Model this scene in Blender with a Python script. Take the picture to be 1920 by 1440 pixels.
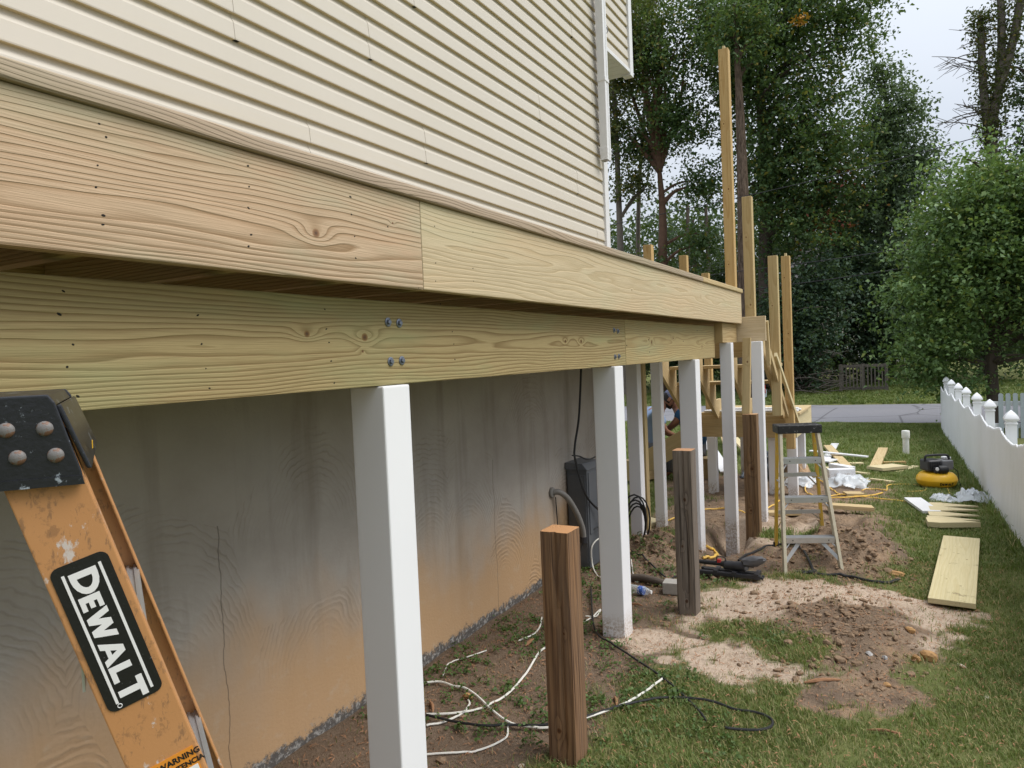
import bpy, bmesh, math, random
import numpy as np
from mathutils import Vector, Matrix
random.seed(7); RNG = np.random.default_rng(11)
for o in list(bpy.data.objects): bpy.data.objects.remove(o)
SC = bpy.context.scene
COL = SC.collection
# ------------------------------------------------------------------ camera
FPX = 1350.0; PSI = 0.50385618; PIT = 0.03556269; ROLL = 0.043; EYE = Vector((0, 0, 1.8))
_F = Vector((-math.sin(PSI)*math.cos(PIT), math.cos(PSI)*math.cos(PIT), -math.sin(PIT)))
_R0 = Vector((math.cos(PSI), math.sin(PSI), 0)); _U0 = _R0.cross(_F)
CX = math.cos(ROLL)*_R0 - math.sin(ROLL)*_U0
CY = math.sin(ROLL)*_R0 + math.cos(ROLL)*_U0
cd = bpy.data.cameras.new('camera'); cam = bpy.data.objects.new('camera', cd); COL.objects.link(cam)
m = Matrix((CX, CY, -_F)).transposed().to_4x4(); m.translation = EYE
cam.matrix_world = m
cd.sensor_width = 36; cd.lens = 36*FPX/1920; cd.clip_start = 0.05; cd.clip_end = 2000
SC.camera = cam
# ------------------------------------------------------------------ world, sun, exposure
SUN_DIR = Vector((0.55, 0.20, 0.81)).normalized()      # towards the sun
elev = math.asin(SUN_DIR.z); azim = math.atan2(SUN_DIR.x, SUN_DIR.y)
w = bpy.data.worlds.new('World'); SC.world = w; w.use_nodes = True
nt = w.node_tree; nt.nodes.clear()
sky = nt.nodes.new('ShaderNodeTexSky'); sky.sky_type = 'NISHITA'; sky.sun_disc = False
sky.sun_elevation = elev; sky.sun_rotation = azim; sky.air_density = 1.0; sky.dust_density = 2.5; sky.ozone_density = 1.0
tc = nt.nodes.new('ShaderNodeTexCoord')
nz = nt.nodes.new('ShaderNodeTexNoise'); nz.inputs['Scale'].default_value = 2.2; nz.inputs['Detail'].default_value = 5
nt.links.new(tc.outputs['Generated'], nz.inputs['Vector'])
rp = nt.nodes.new('ShaderNodeValToRGB')
rp.color_ramp.elements[0].position = .3; rp.color_ramp.elements[0].color = (9.6, 10.3, 11.4, 1)
rp.color_ramp.elements[1].position = .7; rp.color_ramp.elements[1].color = (11.0, 11.5, 12.2, 1)
nt.links.new(nz.outputs['Fac'], rp.inputs['Fac'])
mx = nt.nodes.new('ShaderNodeMix'); mx.data_type = 'RGBA'; mx.inputs[0].default_value = 0.85
# overcast: luminance rises from horizon to zenith as (1 + 2 sin elevation) / 3
sx = nt.nodes.new('ShaderNodeSeparateXYZ'); nt.links.new(tc.outputs['Generated'], sx.inputs[0])
mr = nt.nodes.new('ShaderNodeMapRange'); mr.inputs['From Min'].default_value = 0; mr.inputs['From Max'].default_value = 1; mr.inputs['To Min'].default_value = 1/3; mr.inputs['To Max'].default_value = 1
nt.links.new(sx.outputs[2], mr.inputs['Value'])
cm = nt.nodes.new('ShaderNodeVectorMath'); cm.operation = 'SCALE'; nt.links.new(rp.outputs['Color'], cm.inputs[0]); nt.links.new(mr.outputs[0], cm.inputs['Scale'])
nt.links.new(sky.outputs['Color'], mx.inputs[6]); nt.links.new(cm.outputs[0], mx.inputs[7])
bg = nt.nodes.new('ShaderNodeBackground'); bg.inputs['Strength'].default_value = 0.115
nt.links.new(mx.outputs[2], bg.inputs['Color'])
wo = nt.nodes.new('ShaderNodeOutputWorld'); nt.links.new(bg.outputs[0], wo.inputs['Surface'])
sl = bpy.data.lights.new('sun', 'SUN'); sl.energy = 2.0; sl.angle = math.radians(38); sl.color = (1.0, 0.965, 0.91)
so = bpy.data.objects.new('sun', sl); COL.objects.link(so)
so.rotation_euler = (-SUN_DIR).to_track_quat('-Z', 'Y').to_euler(); so.location = (6, -4, 12)
SC.view_settings.view_transform = 'Standard'; SC.view_settings.look = 'None'
SC.view_settings.exposure = 0.48; SC.view_settings.gamma = 1.0; SC.view_settings.use_curve_mapping = False
SC.render.engine = 'CYCLES'
# ------------------------------------------------------------------ where a line of sight meets a plane (layout measurements)
def ray(u, v): return _F + CX*((u-960)/FPX) + CY*((720-v)/FPX)
def onx(u, v, x): d = ray(u, v); return EYE + d*((x-EYE.x)/d.x)
def ony(u, v, y): d = ray(u, v); return EYE + d*((y-EYE.y)/d.y)
def onz(u, v, z=0.0): d = ray(u, v); return EYE + d*((z-EYE.z)/d.z)
# ------------------------------------------------------------------ object helpers
def wmat(o):
    if o.parent is None: return o.matrix_basis.copy()
    return wmat(o.parent) @ o.matrix_parent_inverse @ o.matrix_basis
def setparent(o, p):
    o.parent = p; o.matrix_parent_inverse = wmat(p).inverted()
def tag(o, label=None, cat=None, group=None, kind=None):
    if label: o['label'] = label
    if cat: o['category'] = cat
    if group: o['group'] = group
    if kind: o['kind'] = kind
    return o
def thing(name, label, cat, loc=(0, 0, 0), group=None):
    o = bpy.data.objects.new(name, None); COL.objects.link(o)
    o.matrix_basis = Matrix.Translation(Vector(loc)); o.empty_display_size = .1
    return tag(o, label, cat, group)
def link(name, me, mat=None, parent=None, M=None):
    o = bpy.data.objects.new(name, me); COL.objects.link(o)
    if M is not None: o.matrix_basis = M
    if mat is not None and len(me.materials) == 0: me.materials.append(mat)
    if parent is not None: setparent(o, parent)
    return o
class MB:
    def __init__(s): s.v = []; s.f = []
    def add(s, vs, fs):
        b = len(s.v); s.v += [tuple(p) for p in vs]; s.f += [tuple(b+i for i in f) for f in fs]; return s
    def box(s, x0, x1, y0, y1, z0, z1):
        return s.add([(x0,y0,z0),(x1,y0,z0),(x1,y1,z0),(x0,y1,z0),(x0,y0,z1),(x1,y0,z1),(x1,y1,z1),(x0,y1,z1)],
                     [(0,3,2,1),(4,5,6,7),(0,1,5,4),(1,2,6,5),(2,3,7,6),(3,0,4,7)])
    def hexa(s, a, b):       # two 4-point loops
        return s.add(list(a)+list(b), [(0,3,2,1),(4,5,6,7),(0,1,5,4),(1,2,6,5),(2,3,7,6),(3,0,4,7)])
    def prism(s, poly, d):   # planar polygon (3D points) extruded by vector d
        n = len(poly); d = Vector(d); p = [Vector(q) for q in poly]
        return s.add(p+[q+d for q in p], [tuple(range(n-1,-1,-1)), tuple(range(n,2*n))]+[(i,(i+1)%n,n+(i+1)%n,n+i) for i in range(n)])
    def tube(s, pts, r, n=6, cap=True):
        pts = [Vector(p) for p in pts]; m = len(pts); rr = r if hasattr(r, '__len__') else [r]*m
        b = len(s.v); up = None
        for i, p in enumerate(pts):
            t = (pts[min(i+1,m-1)]-pts[max(i-1,0)]).normalized()
            if up is None: up = Vector((0,0,1)) if abs(t.z) < .9 else Vector((1,0,0))
            a = t.cross(up)
            if a.length < 1e-4: a = t.cross(Vector((0.3,1,0.2)))
            a.normalize(); c = a.cross(t).normalized(); up = c
            for k in range(n):
                th = 2*math.pi*k/n; s.v.append(tuple(p+(a*math.cos(th)+c*math.sin(th))*rr[i]))
        for i in range(m-1):
            for k in range(n):
                k2 = (k+1) % n
                s.f.append((b+i*n+k, b+i*n+k2, b+(i+1)*n+k2, b+(i+1)*n+k))
        if cap:
            s.f.append(tuple(b+k for k in range(n-1,-1,-1))); s.f.append(tuple(b+(m-1)*n+k for k in range(n)))
        return s
    def cyl(s, p0, p1, r0, r1=None, n=12): return s.tube([p0, p1], [r0, r0 if r1 is None else r1], n)
    def lathe(s, prof, n=20, c=(0,0,0), M=None):   # profile of (r, z)
        b = len(s.v); m = len(prof)
        for r, z in prof:
            for k in range(n):
                th = 2*math.pi*k/n; p = Vector((r*math.cos(th), r*math.sin(th), z))
                if M is not None: p = M @ p
                s.v.append(tuple(p+Vector(c)))
        for i in range(m-1):
            for k in range(n): s.f.append((b+i*n+k, b+i*n+(k+1)%n, b+(i+1)*n+(k+1)%n, b+(i+1)*n+k))
        s.f.append(tuple(b+k for k in range(n-1,-1,-1))); s.f.append(tuple(b+(m-1)*n+k for k in range(n)))
        return s
    def mesh(s, name, bevel=0, seg=2, smooth=False):
        me = bpy.data.meshes.new(name); me.from_pydata(s.v, [], s.f)
        bm = bmesh.new(); bm.from_mesh(me); bmesh.ops.recalc_face_normals(bm, faces=bm.faces)
        if bevel > 0:
            es = [e for e in bm.edges if len(e.link_faces) == 2 and e.calc_face_angle(0) > .5]
            bmesh.ops.bevel(bm, geom=es, offset=bevel, segments=seg, affect='EDGES', profile=.6, clamp_overlap=True)
        bm.to_mesh(me); bm.free()
        if smooth:
            for p in me.polygons: p.use_smooth = True
            try: me.set_sharp_from_angle(angle=math.radians(40))
            except Exception: pass
        return me
    def build(s, name, mat=None, parent=None, bevel=0, seg=2, smooth=False, M=None):
        return link(name, s.mesh(name, bevel, seg, smooth), mat, parent, M)
def frame(p0, xdir, zdir):
    x = Vector(xdir).normalized(); z = Vector(zdir); z = (z - x*z.dot(x)).normalized(); y = z.cross(x)
    M = Matrix((x, y, z)).transposed().to_4x4(); M.translation = Vector(p0); return M
def board(name, p0, p1, w, t, n, mat, parent=None, bevel=.003, seg=2):
    """a length of lumber: p0-p1 centre line, w = width, t = thickness along direction n"""
    p0 = Vector(p0); p1 = Vector(p1); L = (p1-p0).length
    mb = MB().box(0, L, -w/2, w/2, -t/2, t/2)
    return mb.build(name, mat, parent, bevel=bevel, seg=seg, M=frame(p0, p1-p0, n))
def spline(pts, k=6):
    P = [Vector(p) for p in pts]; out = []
    for i in range(len(P)-1):
        a = P[max(i-1,0)]; b = P[i]; c = P[i+1]; d = P[min(i+2,len(P)-1)]
        for j in range(k):
            t = j/k
            out.append(.5*((2*b)+(c-a)*t+(2*a-5*b+4*c-d)*t*t+(3*b-a-3*c+d)*t**3))
    out.append(P[-1]); return out
# ------------------------------------------------------------------ numpy noise
_perm = RNG.random((256, 256))
def vnoise(x, y):
    xi = np.floor(x).astype(int); yi = np.floor(y).astype(int); fx = x-xi; fy = y-yi
    fx = fx*fx*(3-2*fx); fy = fy*fy*(3-2*fy)
    g = lambda a, b: _perm[a & 255, b & 255]
    return (g(xi,yi)*(1-fx)+g(xi+1,yi)*fx)*(1-fy)+(g(xi,yi+1)*(1-fx)+g(xi+1,yi+1)*fx)*fy
def fbm(x, y, s=1.0, o=4):
    r = 0; a = .5; t = 0
    for i in range(o):
        r = r+a*vnoise(x*s+17.3*i, y*s+9.1*i); t += a; a *= .5; s *= 2.03
    return r/t
def sstep(a, b, x):
    t = np.clip((x-a)/(b-a), 0, 1); return t*t*(3-2*t)
# ------------------------------------------------------------------ materials
class NT:
    def __init__(s, name):
        s.m = bpy.data.materials.new(name); s.m.use_nodes = True; s.t = s.m.node_tree; s.t.nodes.clear()
        s.out = s.n('ShaderNodeOutputMaterial')
    def n(s, ty, **kw):
        nd = s.t.nodes.new(ty)
        for k, v in kw.items(): setattr(nd, k, v)
        return nd
    def put(s, sock, v):
        if v is None: return
        if isinstance(v, bpy.types.NodeSocket): s.t.links.new(v, sock)
        else:
            if isinstance(v, (tuple, list)) and len(v) == 3 and sock.type == 'RGBA': v = (*v, 1)
            sock.default_value = v
    def math(s, op, a, b=None, c=None, clamp=False):
        nd = s.n('ShaderNodeMath', operation=op, use_clamp=clamp)
        for i, q in enumerate((a, b, c)): s.put(nd.inputs[i], q)
        return nd.outputs[0]
    def add(s, a, b): return s.math('ADD', a, b)
    def mul(s, a, b): return s.math('MULTIPLY', a, b)
    def mix(s, f, a, b, bt='MIX'):
        nd = s.n('ShaderNodeMix', data_type='RGBA', blend_type=bt); nd.clamp_factor = True
        s.put(nd.inputs[0], f); s.put(nd.inputs[6], a); s.put(nd.inputs[7], b); return nd.outputs[2]
    def ramp(s, f, stops, interp='LINEAR'):
        nd = s.n('ShaderNodeValToRGB'); cr = nd.color_ramp; cr.interpolation = interp
        while len(cr.elements) < len(stops): cr.elements.new(.5)
        for e, (p, c) in zip(cr.elements, stops):
            e.position = p; e.color = (c, c, c, 1) if not hasattr(c, '__len__') else (*c, 1)
        s.put(nd.inputs[0], f); return nd.outputs[0]
    def noise(s, vec, scale, detail=3, rough=.55, dist=0):
        nd = s.n('ShaderNodeTexNoise'); s.put(nd.inputs['Vector'], vec); nd.inputs['Scale'].default_value = scale
        nd.inputs['Detail'].default_value = detail; nd.inputs['Roughness'].default_value = rough; nd.inputs['Distortion'].default_value = dist
        return nd.outputs['Fac']
    def obj(s): return s.n('ShaderNodeTexCoord').outputs['Object']
    def pos(s): return s.n('ShaderNodeNewGeometry').outputs['Position']
    def sep(s, v):
        nd = s.n('ShaderNodeSeparateXYZ'); s.put(nd.inputs[0], v); return nd.outputs
    def comb(s, x, y, z):
        nd = s.n('ShaderNodeCombineXYZ'); s.put(nd.inputs[0], x); s.put(nd.inputs[1], y); s.put(nd.inputs[2], z); return nd.outputs[0]
    def scl(s, v, sc, off=None):
        nd = s.n('ShaderNodeMapping'); s.put(nd.inputs['Vector'], v); nd.inputs['Scale'].default_value = sc
        if off is not None: s.put(nd.inputs['Location'], off)
        return nd.outputs[0]
    def bump(s, h, strength=.3, dist=.01, normal=None):
        nd = s.n('ShaderNodeBump'); nd.inputs['Strength'].default_value = strength; nd.inputs['Distance'].default_value = dist
        s.put(nd.inputs['Height'], h); s.put(nd.inputs['Normal'], normal); return nd.outputs[0]
    def bsdf(s, color, rough=.6, normal=None, metal=0, spec=.4, **kw):
        nd = s.n('ShaderNodeBsdfPrincipled'); s.put(nd.inputs['Base Color'], color); s.put(nd.inputs['Roughness'], rough)
        s.put(nd.inputs['Metallic'], metal); s.put(nd.inputs['Normal'], normal); s.put(nd.inputs['Specular IOR Level'], spec)
        for k, v in kw.items(): s.put(nd.inputs[k.replace('_', ' ')], v)
        s.t.links.new(nd.outputs[0], s.out.inputs[0]); return nd
MAT = {}
def plain(name, col, rough=.6, metal=0, var=.12, scale=9, spec=.4, dirt=None, dirtamt=.5, dscale=3.0, bump=.0):
    k = NT(name); v = k.pos() if dirt else k.obj()
    a = k.noise(v, scale, 4); c = k.mix(a, tuple(q*(1-var) for q in col), tuple(min(1, q*(1+var)) for q in col))
    if dirt:
        d = k.ramp(k.noise(v, dscale, 6, .65), [(.45, 0), (.75, dirtamt)]); c = k.mix(d, c, dirt)
    r = k.math('ADD', k.mul(a, .2), rough-.1)
    nb = k.bump(k.noise(v, scale*8, 3), bump, .004) if bump else None
    k.bsdf(c, r, nb, metal, spec); MAT[name] = k.m; return k.m
def wood(name, light, dark, spacing=.011, knots=(), y0=0.0, z0=-.06, green=0.0, greencol=(.30,.36,.22), weather=0.0, wcol=(.2,.18,.16), endcol=None, contrast=1.0, rough=.75, wob=1.0, pink=0.0, crack=0.0):
    """sawn softwood cut from a log: rings round an axis along local x, knots bending them"""
    k = NT(name); rnd = k.n('ShaderNodeObjectInfo').outputs['Random']
    co = k.obj(); x, y, z = k.sep(co)
    off = k.mul(rnd, 37.0)
    xs = k.add(x, off)
    lv = k.comb(k.mul(xs, .55), k.mul(y, 5.0), k.mul(z, 5.0))
    n1 = k.math('SUBTRACT', k.noise(lv, 1.6, 2, .5), .5)
    n2 = k.math('SUBTRACT', k.noise(k.comb(k.mul(xs, 2.6), k.mul(y, 16), k.mul(z, 16)), 1.0, 2, .5), .5)
    yy = k.add(k.math('SUBTRACT', y, y0), k.mul(k.math('SUBTRACT', rnd, .5), .06)); zz = k.math('SUBTRACT', z, z0)
    r = k.math('SQRT', k.add(k.mul(yy, yy), k.mul(zz, zz)))
    r = k.add(r, k.add(k.mul(n1, .075*wob), k.mul(n2, .008*wob)))
    core = None
    for (kx, ky, ks) in knots:
        dx = k.math('MULTIPLY', k.math('SUBTRACT', x, kx), .42); dy = k.math('SUBTRACT', y, ky)
        d2 = k.add(k.mul(dx, dx), k.mul(dy, dy))
        r = k.add(r, k.mul(k.math('EXPONENT', k.mul(d2, -1/(ks*ks*1.1))), ks*1.1))
        dx2 = k.math('MULTIPLY', k.math('SUBTRACT', x, kx), .85)
        d = k.math('SQRT', k.add(k.mul(dx2, dx2), k.mul(dy, dy)))
        d = k.add(d, k.mul(n2, .006))
        c1 = k.math('SUBTRACT', 1.0, k.math('DIVIDE', d, ks*.55), clamp=True)
        core = c1 if core is None else k.math('MAXIMUM', core, c1)
    fr = k.math('FRACT', k.math('DIVIDE', r, spacing))
    ring = k.ramp(fr, [(0, 0), (.45, .12), (.80, .85*contrast), (.9, contrast), (1, 0)])
    fib = k.noise(k.comb(k.mul(xs, 6), k.mul(y, 260), k.mul(z, 260)), 1.0, 3, .6)
    blot = k.noise(k.comb(k.mul(xs, 1.3), k.mul(y, 7), k.mul(z, 7)), 1.0, 4, .6)
    c = k.mix(k.mul(ring, .9), light, dark)
    c = k.mix(k.ramp(blot, [(.35, 0), (.75, .35)]), c, tuple(q*.82 for q in light))
    c = k.mix(k.ramp(fib, [(.4, 0), (.8, .32)]), c, tuple(q*.6 for q in dark))
    if pink: c = k.mix(k.ramp(k.noise(k.comb(k.mul(xs,.8), k.mul(y,5), 3.3), 1.0, 3), [(.45,0),(.7,pink)]), c, (light[0]*.95, light[1]*.80, light[2]*.72))
    if green: c = k.mix(k.ramp(k.noise(k.comb(k.mul(xs, 1.1), k.mul(y, 6), 7.7), 1.0, 4, .6), [(.5, 0), (.72, green)]), c, greencol)
    if weather:
        c = k.mix(k.ramp(k.noise(k.comb(k.mul(xs, 1.5), k.mul(y, 14), k.mul(z, 14)), 1.0, 5, .7), [(.35, 0), (.65, weather)]), c, wcol)
    if crack:
        cn = k.noise(k.comb(k.mul(xs, 1.1), k.mul(y, 62), k.mul(z, 62)), 1.0, 3, .6); c = k.mix(k.ramp(cn, [(.60, 0), (.66, crack)]), c, tuple(q*.35 for q in dark))
        c = k.mix(k.ramp(k.noise(k.comb(k.mul(xs, 3), k.mul(y, 110), k.mul(z, 110)), 1.0, 3, .6), [(.52, 0), (.7, .5)]), c, tuple(min(1, q*1.35) for q in light))
    if core is not None:
        kc = k.ramp(core, [(0, (light[0]*.62, light[1]*.5, light[2]*.4)), (.5, (light[0]*.35, light[1]*.25, light[2]*.2)), (1, (.06,.035,.025))])
        c = k.mix(k.ramp(core, [(0, 0), (.12, .85), (.4, 1)]), c, kc)
    # sawn ends: plain, rougher
    g = k.n('ShaderNodeTexCoord').outputs['Normal']; nx = k.math('ABSOLUTE', k.sep(g)[0])
    c = k.mix(k.ramp(nx, [(.7, 0), (.9, .85)]), c, endcol or tuple(q*.9 for q in light))
    h = k.add(k.mul(ring, -.6), k.mul(fib, .5))
    k.bsdf(c, rough, k.bump(h, .55, .005), spec=.25)
    MAT[name] = k.m; return k.m
TAN = (.50, .375, .225); TAND = (.30, .19, .085)
wood('fascia_wood', (.55,.41,.275), (.27,.165,.08), .0125, knots=[(2.77,-.025,.026),(3.13,.055,.008),(1.2,-.03,.008)], z0=-.03, y0=-.05, green=.55, greencol=(.36,.39,.27), pink=.45, contrast=1.0)
wood('fascia_wood_far', (.58,.475,.31), (.42,.31,.165), .017, knots=[(2.2,-.02,.010),(3.9,.03,.012)], z0=-.05, y0=.02, green=.35, greencol=(.46,.47,.31), pink=.3, contrast=.65, wob=1.3)
wood('beam_wood', (.42,.325,.16), (.19,.12,.045), .0125, knots=[(2.845,.029,.022),(3.114,.02,.028),(3.10,-.028,.010),(4.755,.006,.018),(4.97,.006,.02),(1.1,.08,.006)], z0=-.02, y0=-.015, green=.5, greencol=(.30,.34,.17), contrast=.9)
wood('beam_wood_far', (.48,.38,.19), (.27,.18,.07), .012, knots=[(.55,0.0,.026),(1.1,.03,.02),(2.0,-.04,.02)], z0=-.03, y0=.01, green=.4, contrast=.8)
wood('deck_wood', (.43,.33,.23), (.25,.175,.11), .008, green=.2, weather=.3, wcol=(.36,.30,.25))
wood('joist_wood', (.50,.37,.19), (.32,.21,.09), .011, green=.3)
wood('post_wood', (.56,.39,.18), (.40,.23,.075), .013, knots=[(.6,.01,.014),(1.35,-.012,.016),(2.0,.015,.013)], z0=-.04, contrast=.6)
wood('post_wood_pale', (.56,.43,.23), (.40,.27,.11), .014, knots=[(.5,-.01,.016),(1.2,.014,.014)], z0=-.05, green=.3, greencol=(.42,.43,.22), contrast=.65)
wood('header_wood', (.66,.53,.35), (.54,.40,.22), .02, pink=.3, contrast=.5)
wood('lumber', (.56,.43,.24), (.42,.29,.13), .012, contrast=.6, green=.15)
wood('lumber_pale', (.62,.53,.33), (.50,.39,.19), .013, contrast=.4, green=.12)
wood('board_pale', (.62,.54,.32), (.50,.40,.19), .02, contrast=.5, weather=.0, knots=[(.5,.05,.012),(1.1,-.06,.012),(1.5,.03,.01)])
def muddy(name):
    m = MAT[name]; t = m.node_tree; b = [n for n in t.nodes if n.type == 'BSDF_PRINCIPLED'][0]; src = b.inputs['Base Color'].links[0].from_socket
    tc_ = t.nodes.new('ShaderNodeTexCoord'); nz_ = t.nodes.new('ShaderNodeTexNoise'); nz_.inputs['Scale'].default_value = 9; nz_.inputs['Detail'].default_value = 6; nz_.inputs['Roughness'].default_value = .7
    t.links.new(tc_.outputs['Object'], nz_.inputs['Vector']); r_ = t.nodes.new('ShaderNodeValToRGB'); r_.color_ramp.elements[0].position = .60; r_.color_ramp.elements[1].position = .66
    r_.color_ramp.elements[1].color = (.75,.75,.75,1); t.links.new(nz_.outputs['Fac'], r_.inputs[0]); x_ = t.nodes.new('ShaderNodeMix'); x_.data_type = 'RGBA'
    t.links.new(r_.outputs[0], x_.inputs[0]); t.links.new(src, x_.inputs[6]); x_.inputs[7].default_value = (.22,.17,.09,1); t.links.new(x_.outputs[2], b.inputs['Base Color'])
muddy('board_pale')
wood('old_post_a', (.27,.150,.075), (.105,.05,.026), .017, knots=[(.30,.012,.022),(.74,-.03,.013)], z0=-.05, y0=.01, weather=.6, wcol=(.15,.10,.07), endcol=(.52,.27,.12), rough=.85, wob=1.2, crack=.8)
wood('old_post_b', (.205,.165,.13), (.085,.065,.05), .014, knots=[(.24,.0,.022),(.62,.015,.016),(.94,-.01,.022)], z0=-.05, weather=.75, wcol=(.15,.125,.105), endcol=(.50,.27,.14), rough=.85, wob=1.2, crack=.8)
wood('old_post_c', (.24,.145,.07), (.10,.055,.028), .015, knots=[(.4,.01,.02),(.8,-.01,.03)], z0=-.05, weather=.5, wcol=(.16,.115,.08), endcol=(.48,.29,.15), rough=.85, wob=1.2, crack=.7)
wood('grey_wood', (.16,.14,.115), (.09,.075,.06), .012, weather=.5, wcol=(.10,.09,.08))
plain('black_hole', (.012,.010,.008), .9)
plain('galvanized', (.23,.25,.30), .38, .85, var=.25, scale=60)
plain('aluminium', (.55,.56,.57), .38, .75, var=.12, scale=14, dirt=(.42,.38,.33), dirtamt=.5, dscale=14)
k = NT('vinyl_white'); v = k.pos(); z_ = k.sep(v)[2]
c = k.mix(k.noise(v, 1.5, 3), (.78,.78,.80), (.82,.82,.84))
sp_ = k.mul(k.ramp(k.add(z_, k.mul(k.noise(v, 9, 4), -.12)), [(.0, 1), (.10, 0)]), k.ramp(k.noise(v, 70, 5, .7), [(.42, 0), (.6, .8)]))
c = k.mix(sp_, c, (.36,.26,.17)); c = k.mix(k.ramp(k.noise(v, 38, 5, .75), [(.66,0),(.74,.14)]), c, (.45,.42,.38))
k.bsdf(c, .42, spec=.4); MAT['vinyl_white'] = k.m
plain('trim_white', (.70,.70,.71), .45, var=.04, scale=3)
plain('fence_vinyl', (.82,.83,.86), .45, var=.03, scale=3, dirt=(.60,.62,.60), dirtamt=.35, dscale=1.6)
plain('ladder_black', (.013,.014,.017), .36, var=.2, scale=30)
plain('black_rubber', (.018,.018,.019), .55, var=.2, scale=20)
plain('black_plastic', (.03,.03,.034), .45, var=.25, scale=12)
plain('grey_plastic', (.16,.16,.17), .5, var=.2, scale=12)
plain('bag_grey', (.085,.085,.09), .6, var=.35, scale=25)
plain('white_cable', (.72,.70,.64), .5, var=.1, scale=20)
plain('yellow_hose', (.80,.50,.10), .5, var=.1, scale=20)
plain('tank_yellow', (.80,.46,.025), .35, var=.06, scale=4)
plain('red_plastic', (.45,.03,.03), .45)
plain('box_grey', (.115,.125,.14), .5, .2, var=.1, scale=3, dirt=(.2,.18,.16), dirtamt=.3)
plain('conduit_grey', (.20,.19,.175), .6, var=.2, scale=18)
plain('concrete', (.36,.34,.31), .9, var=.2, scale=30, bump=.5)
plain('stone_orange', (.42,.24,.10), .85, var=.35, scale=22, bump=.5)
plain('stone_grey', (.36,.35,.34), .85, var=.3, scale=22, bump=.5)
plain('bark_chip', (.30,.155,.08), .85, var=.4, scale=40, bump=.4)
plain('pale_scrap', (.62,.55,.45), .8, var=.2, scale=20)
plain('bark_dark', (.095,.075,.06), .95, var=.4, scale=7, bump=.9)
k = NT('bark_pine'); v = k.pos(); n_ = k.noise(k.scl(v, (9, 9, 1.6)), 2.2, 6, .75); c = k.mix(k.ramp(n_, [(.35, 0), (.65, 1)]), (.045,.032,.024), (.19,.14,.105)); k.bsdf(c, .95, k.bump(n_, .9, .05), spec=.1); MAT['bark_pine'] = k.m
plain('bark_red', (.13,.075,.05), .95, var=.45, scale=6, bump=.9)
plain('bark_grey', (.14,.12,.10), .95, var=.35, scale=9, bump=.9)
plain('twig', (.13,.11,.095), .9, var=.3, scale=10)
plain('paper_brown', (.36,.24,.14), .8, var=.3, scale=14)
plain('pvc_white', (.80,.80,.76), .4, var=.05, scale=6, dirt=(.45,.38,.28), dirtamt=.6, dscale=9)
plain('mail_grey', (.42,.47,.52), .4, .3, var=.08)
plain('house_pale', (.55,.53,.46), .8, var=.08)
plain('roof_dark', (.09,.085,.085), .9, var=.2)
plain('skin_brown', (.24,.115,.07), .55, var=.1, scale=20)
plain('hair_black', (.012,.010,.009), .6)
plain('shirt_blue', (.23,.32,.50), .85, var=.15, scale=10)
plain('shirt_navy', (.03,.10,.22), .85, var=.3, scale=10)
plain('cap_blue', (.11,.125,.20), .8, var=.2, scale=20)
plain('trouser_grey', (.10,.105,.12), .9, var=.2, scale=12)
plain('label_white', (.78,.77,.76), .45, var=.03)
plain('label_orange', (.72,.27,.03), .5, var=.06)
plain('label_ink', (.012,.012,.012), .5)
plain('wire_dark', (.02,.02,.022), .6)
plain('car_pale', (.55,.57,.60), .3, .1)
# window glass of the far house
k = NT('glass_dark'); k.bsdf((.03,.04,.05), .08, spec=.8); MAT['glass_dark'] = k.m
# clear plastic film, bottle
def film(name, col, alpha, rough):
    k = NT(name); a = k.n('ShaderNodeBsdfPrincipled'); k.put(a.inputs['Base Color'], col); a.inputs['Roughness'].default_value = rough
    a.inputs['Specular IOR Level'].default_value = .8
    t = k.n('ShaderNodeBsdfTransparent'); mm = k.n('ShaderNodeMixShader')
    lw = k.n('ShaderNodeLayerWeight'); lw.inputs[0].default_value = .35
    f = k.math('ADD', k.mul(lw.outputs['Facing'], .5), alpha, clamp=True)
    k.t.links.new(f, mm.inputs[0]); k.t.links.new(t.outputs[0], mm.inputs[1]); k.t.links.new(a.outputs[0], mm.inputs[2])
    k.t.links.new(mm.outputs[0], k.out.inputs[0]); MAT[name] = k.m
film('plastic_film', (.72,.76,.80), .45, .22)
film('bottle_clear', (.70,.76,.78), .22, .08)
plain('dark_film', (.045,.055,.075), .25, var=.4, scale=14, spec=.8)
# ladder fibreglass, scuffed
k = NT('fibreglass_orange'); v = k.obj()
c = k.mix(k.noise(v, 7, 4), (.44,.205,.072), (.53,.27,.115))
c = k.mix(k.ramp(k.noise(v, 46, 5, .7), [(.565, 0), (.64, .6)]), c, (.24,.125,.06))
c = k.mix(k.ramp(k.noise(k.scl(v, (1, 1, .35)), 120, 4, .7), [(.57, 0), (.66, .6)]), c, (.17,.10,.06))
c = k.mix(k.ramp(k.noise(k.scl(v, (1,1,.6), (3.1,0.7,2.2)), 21, 6, .7), [(.62, 0), (.66, .85)]), c, (.58,.54,.51))
k.bsdf(c, .5, k.bump(k.noise(v, 300, 2), .12, .001), spec=.35); MAT['fibreglass_orange'] = k.m
k = NT('fibreglass_yellow'); v = k.obj()
c = k.mix(k.noise(v, 9, 4), (.62,.40,.045), (.74,.50,.08))
c = k.mix(k.ramp(k.noise(v, 34, 5, .7), [(.55, 0), (.68, .7)]), c, (.50,.42,.30)); k.bsdf(c, .55); MAT['fibreglass_yellow'] = k.m
k = NT('fibreglass_worn'); v = k.obj()
c = k.mix(k.noise(v, 22, 6, .7), (.40,.34,.22), (.60,.56,.45)); k.bsdf(c, .6); MAT['fibreglass_worn'] = k.m
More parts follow.
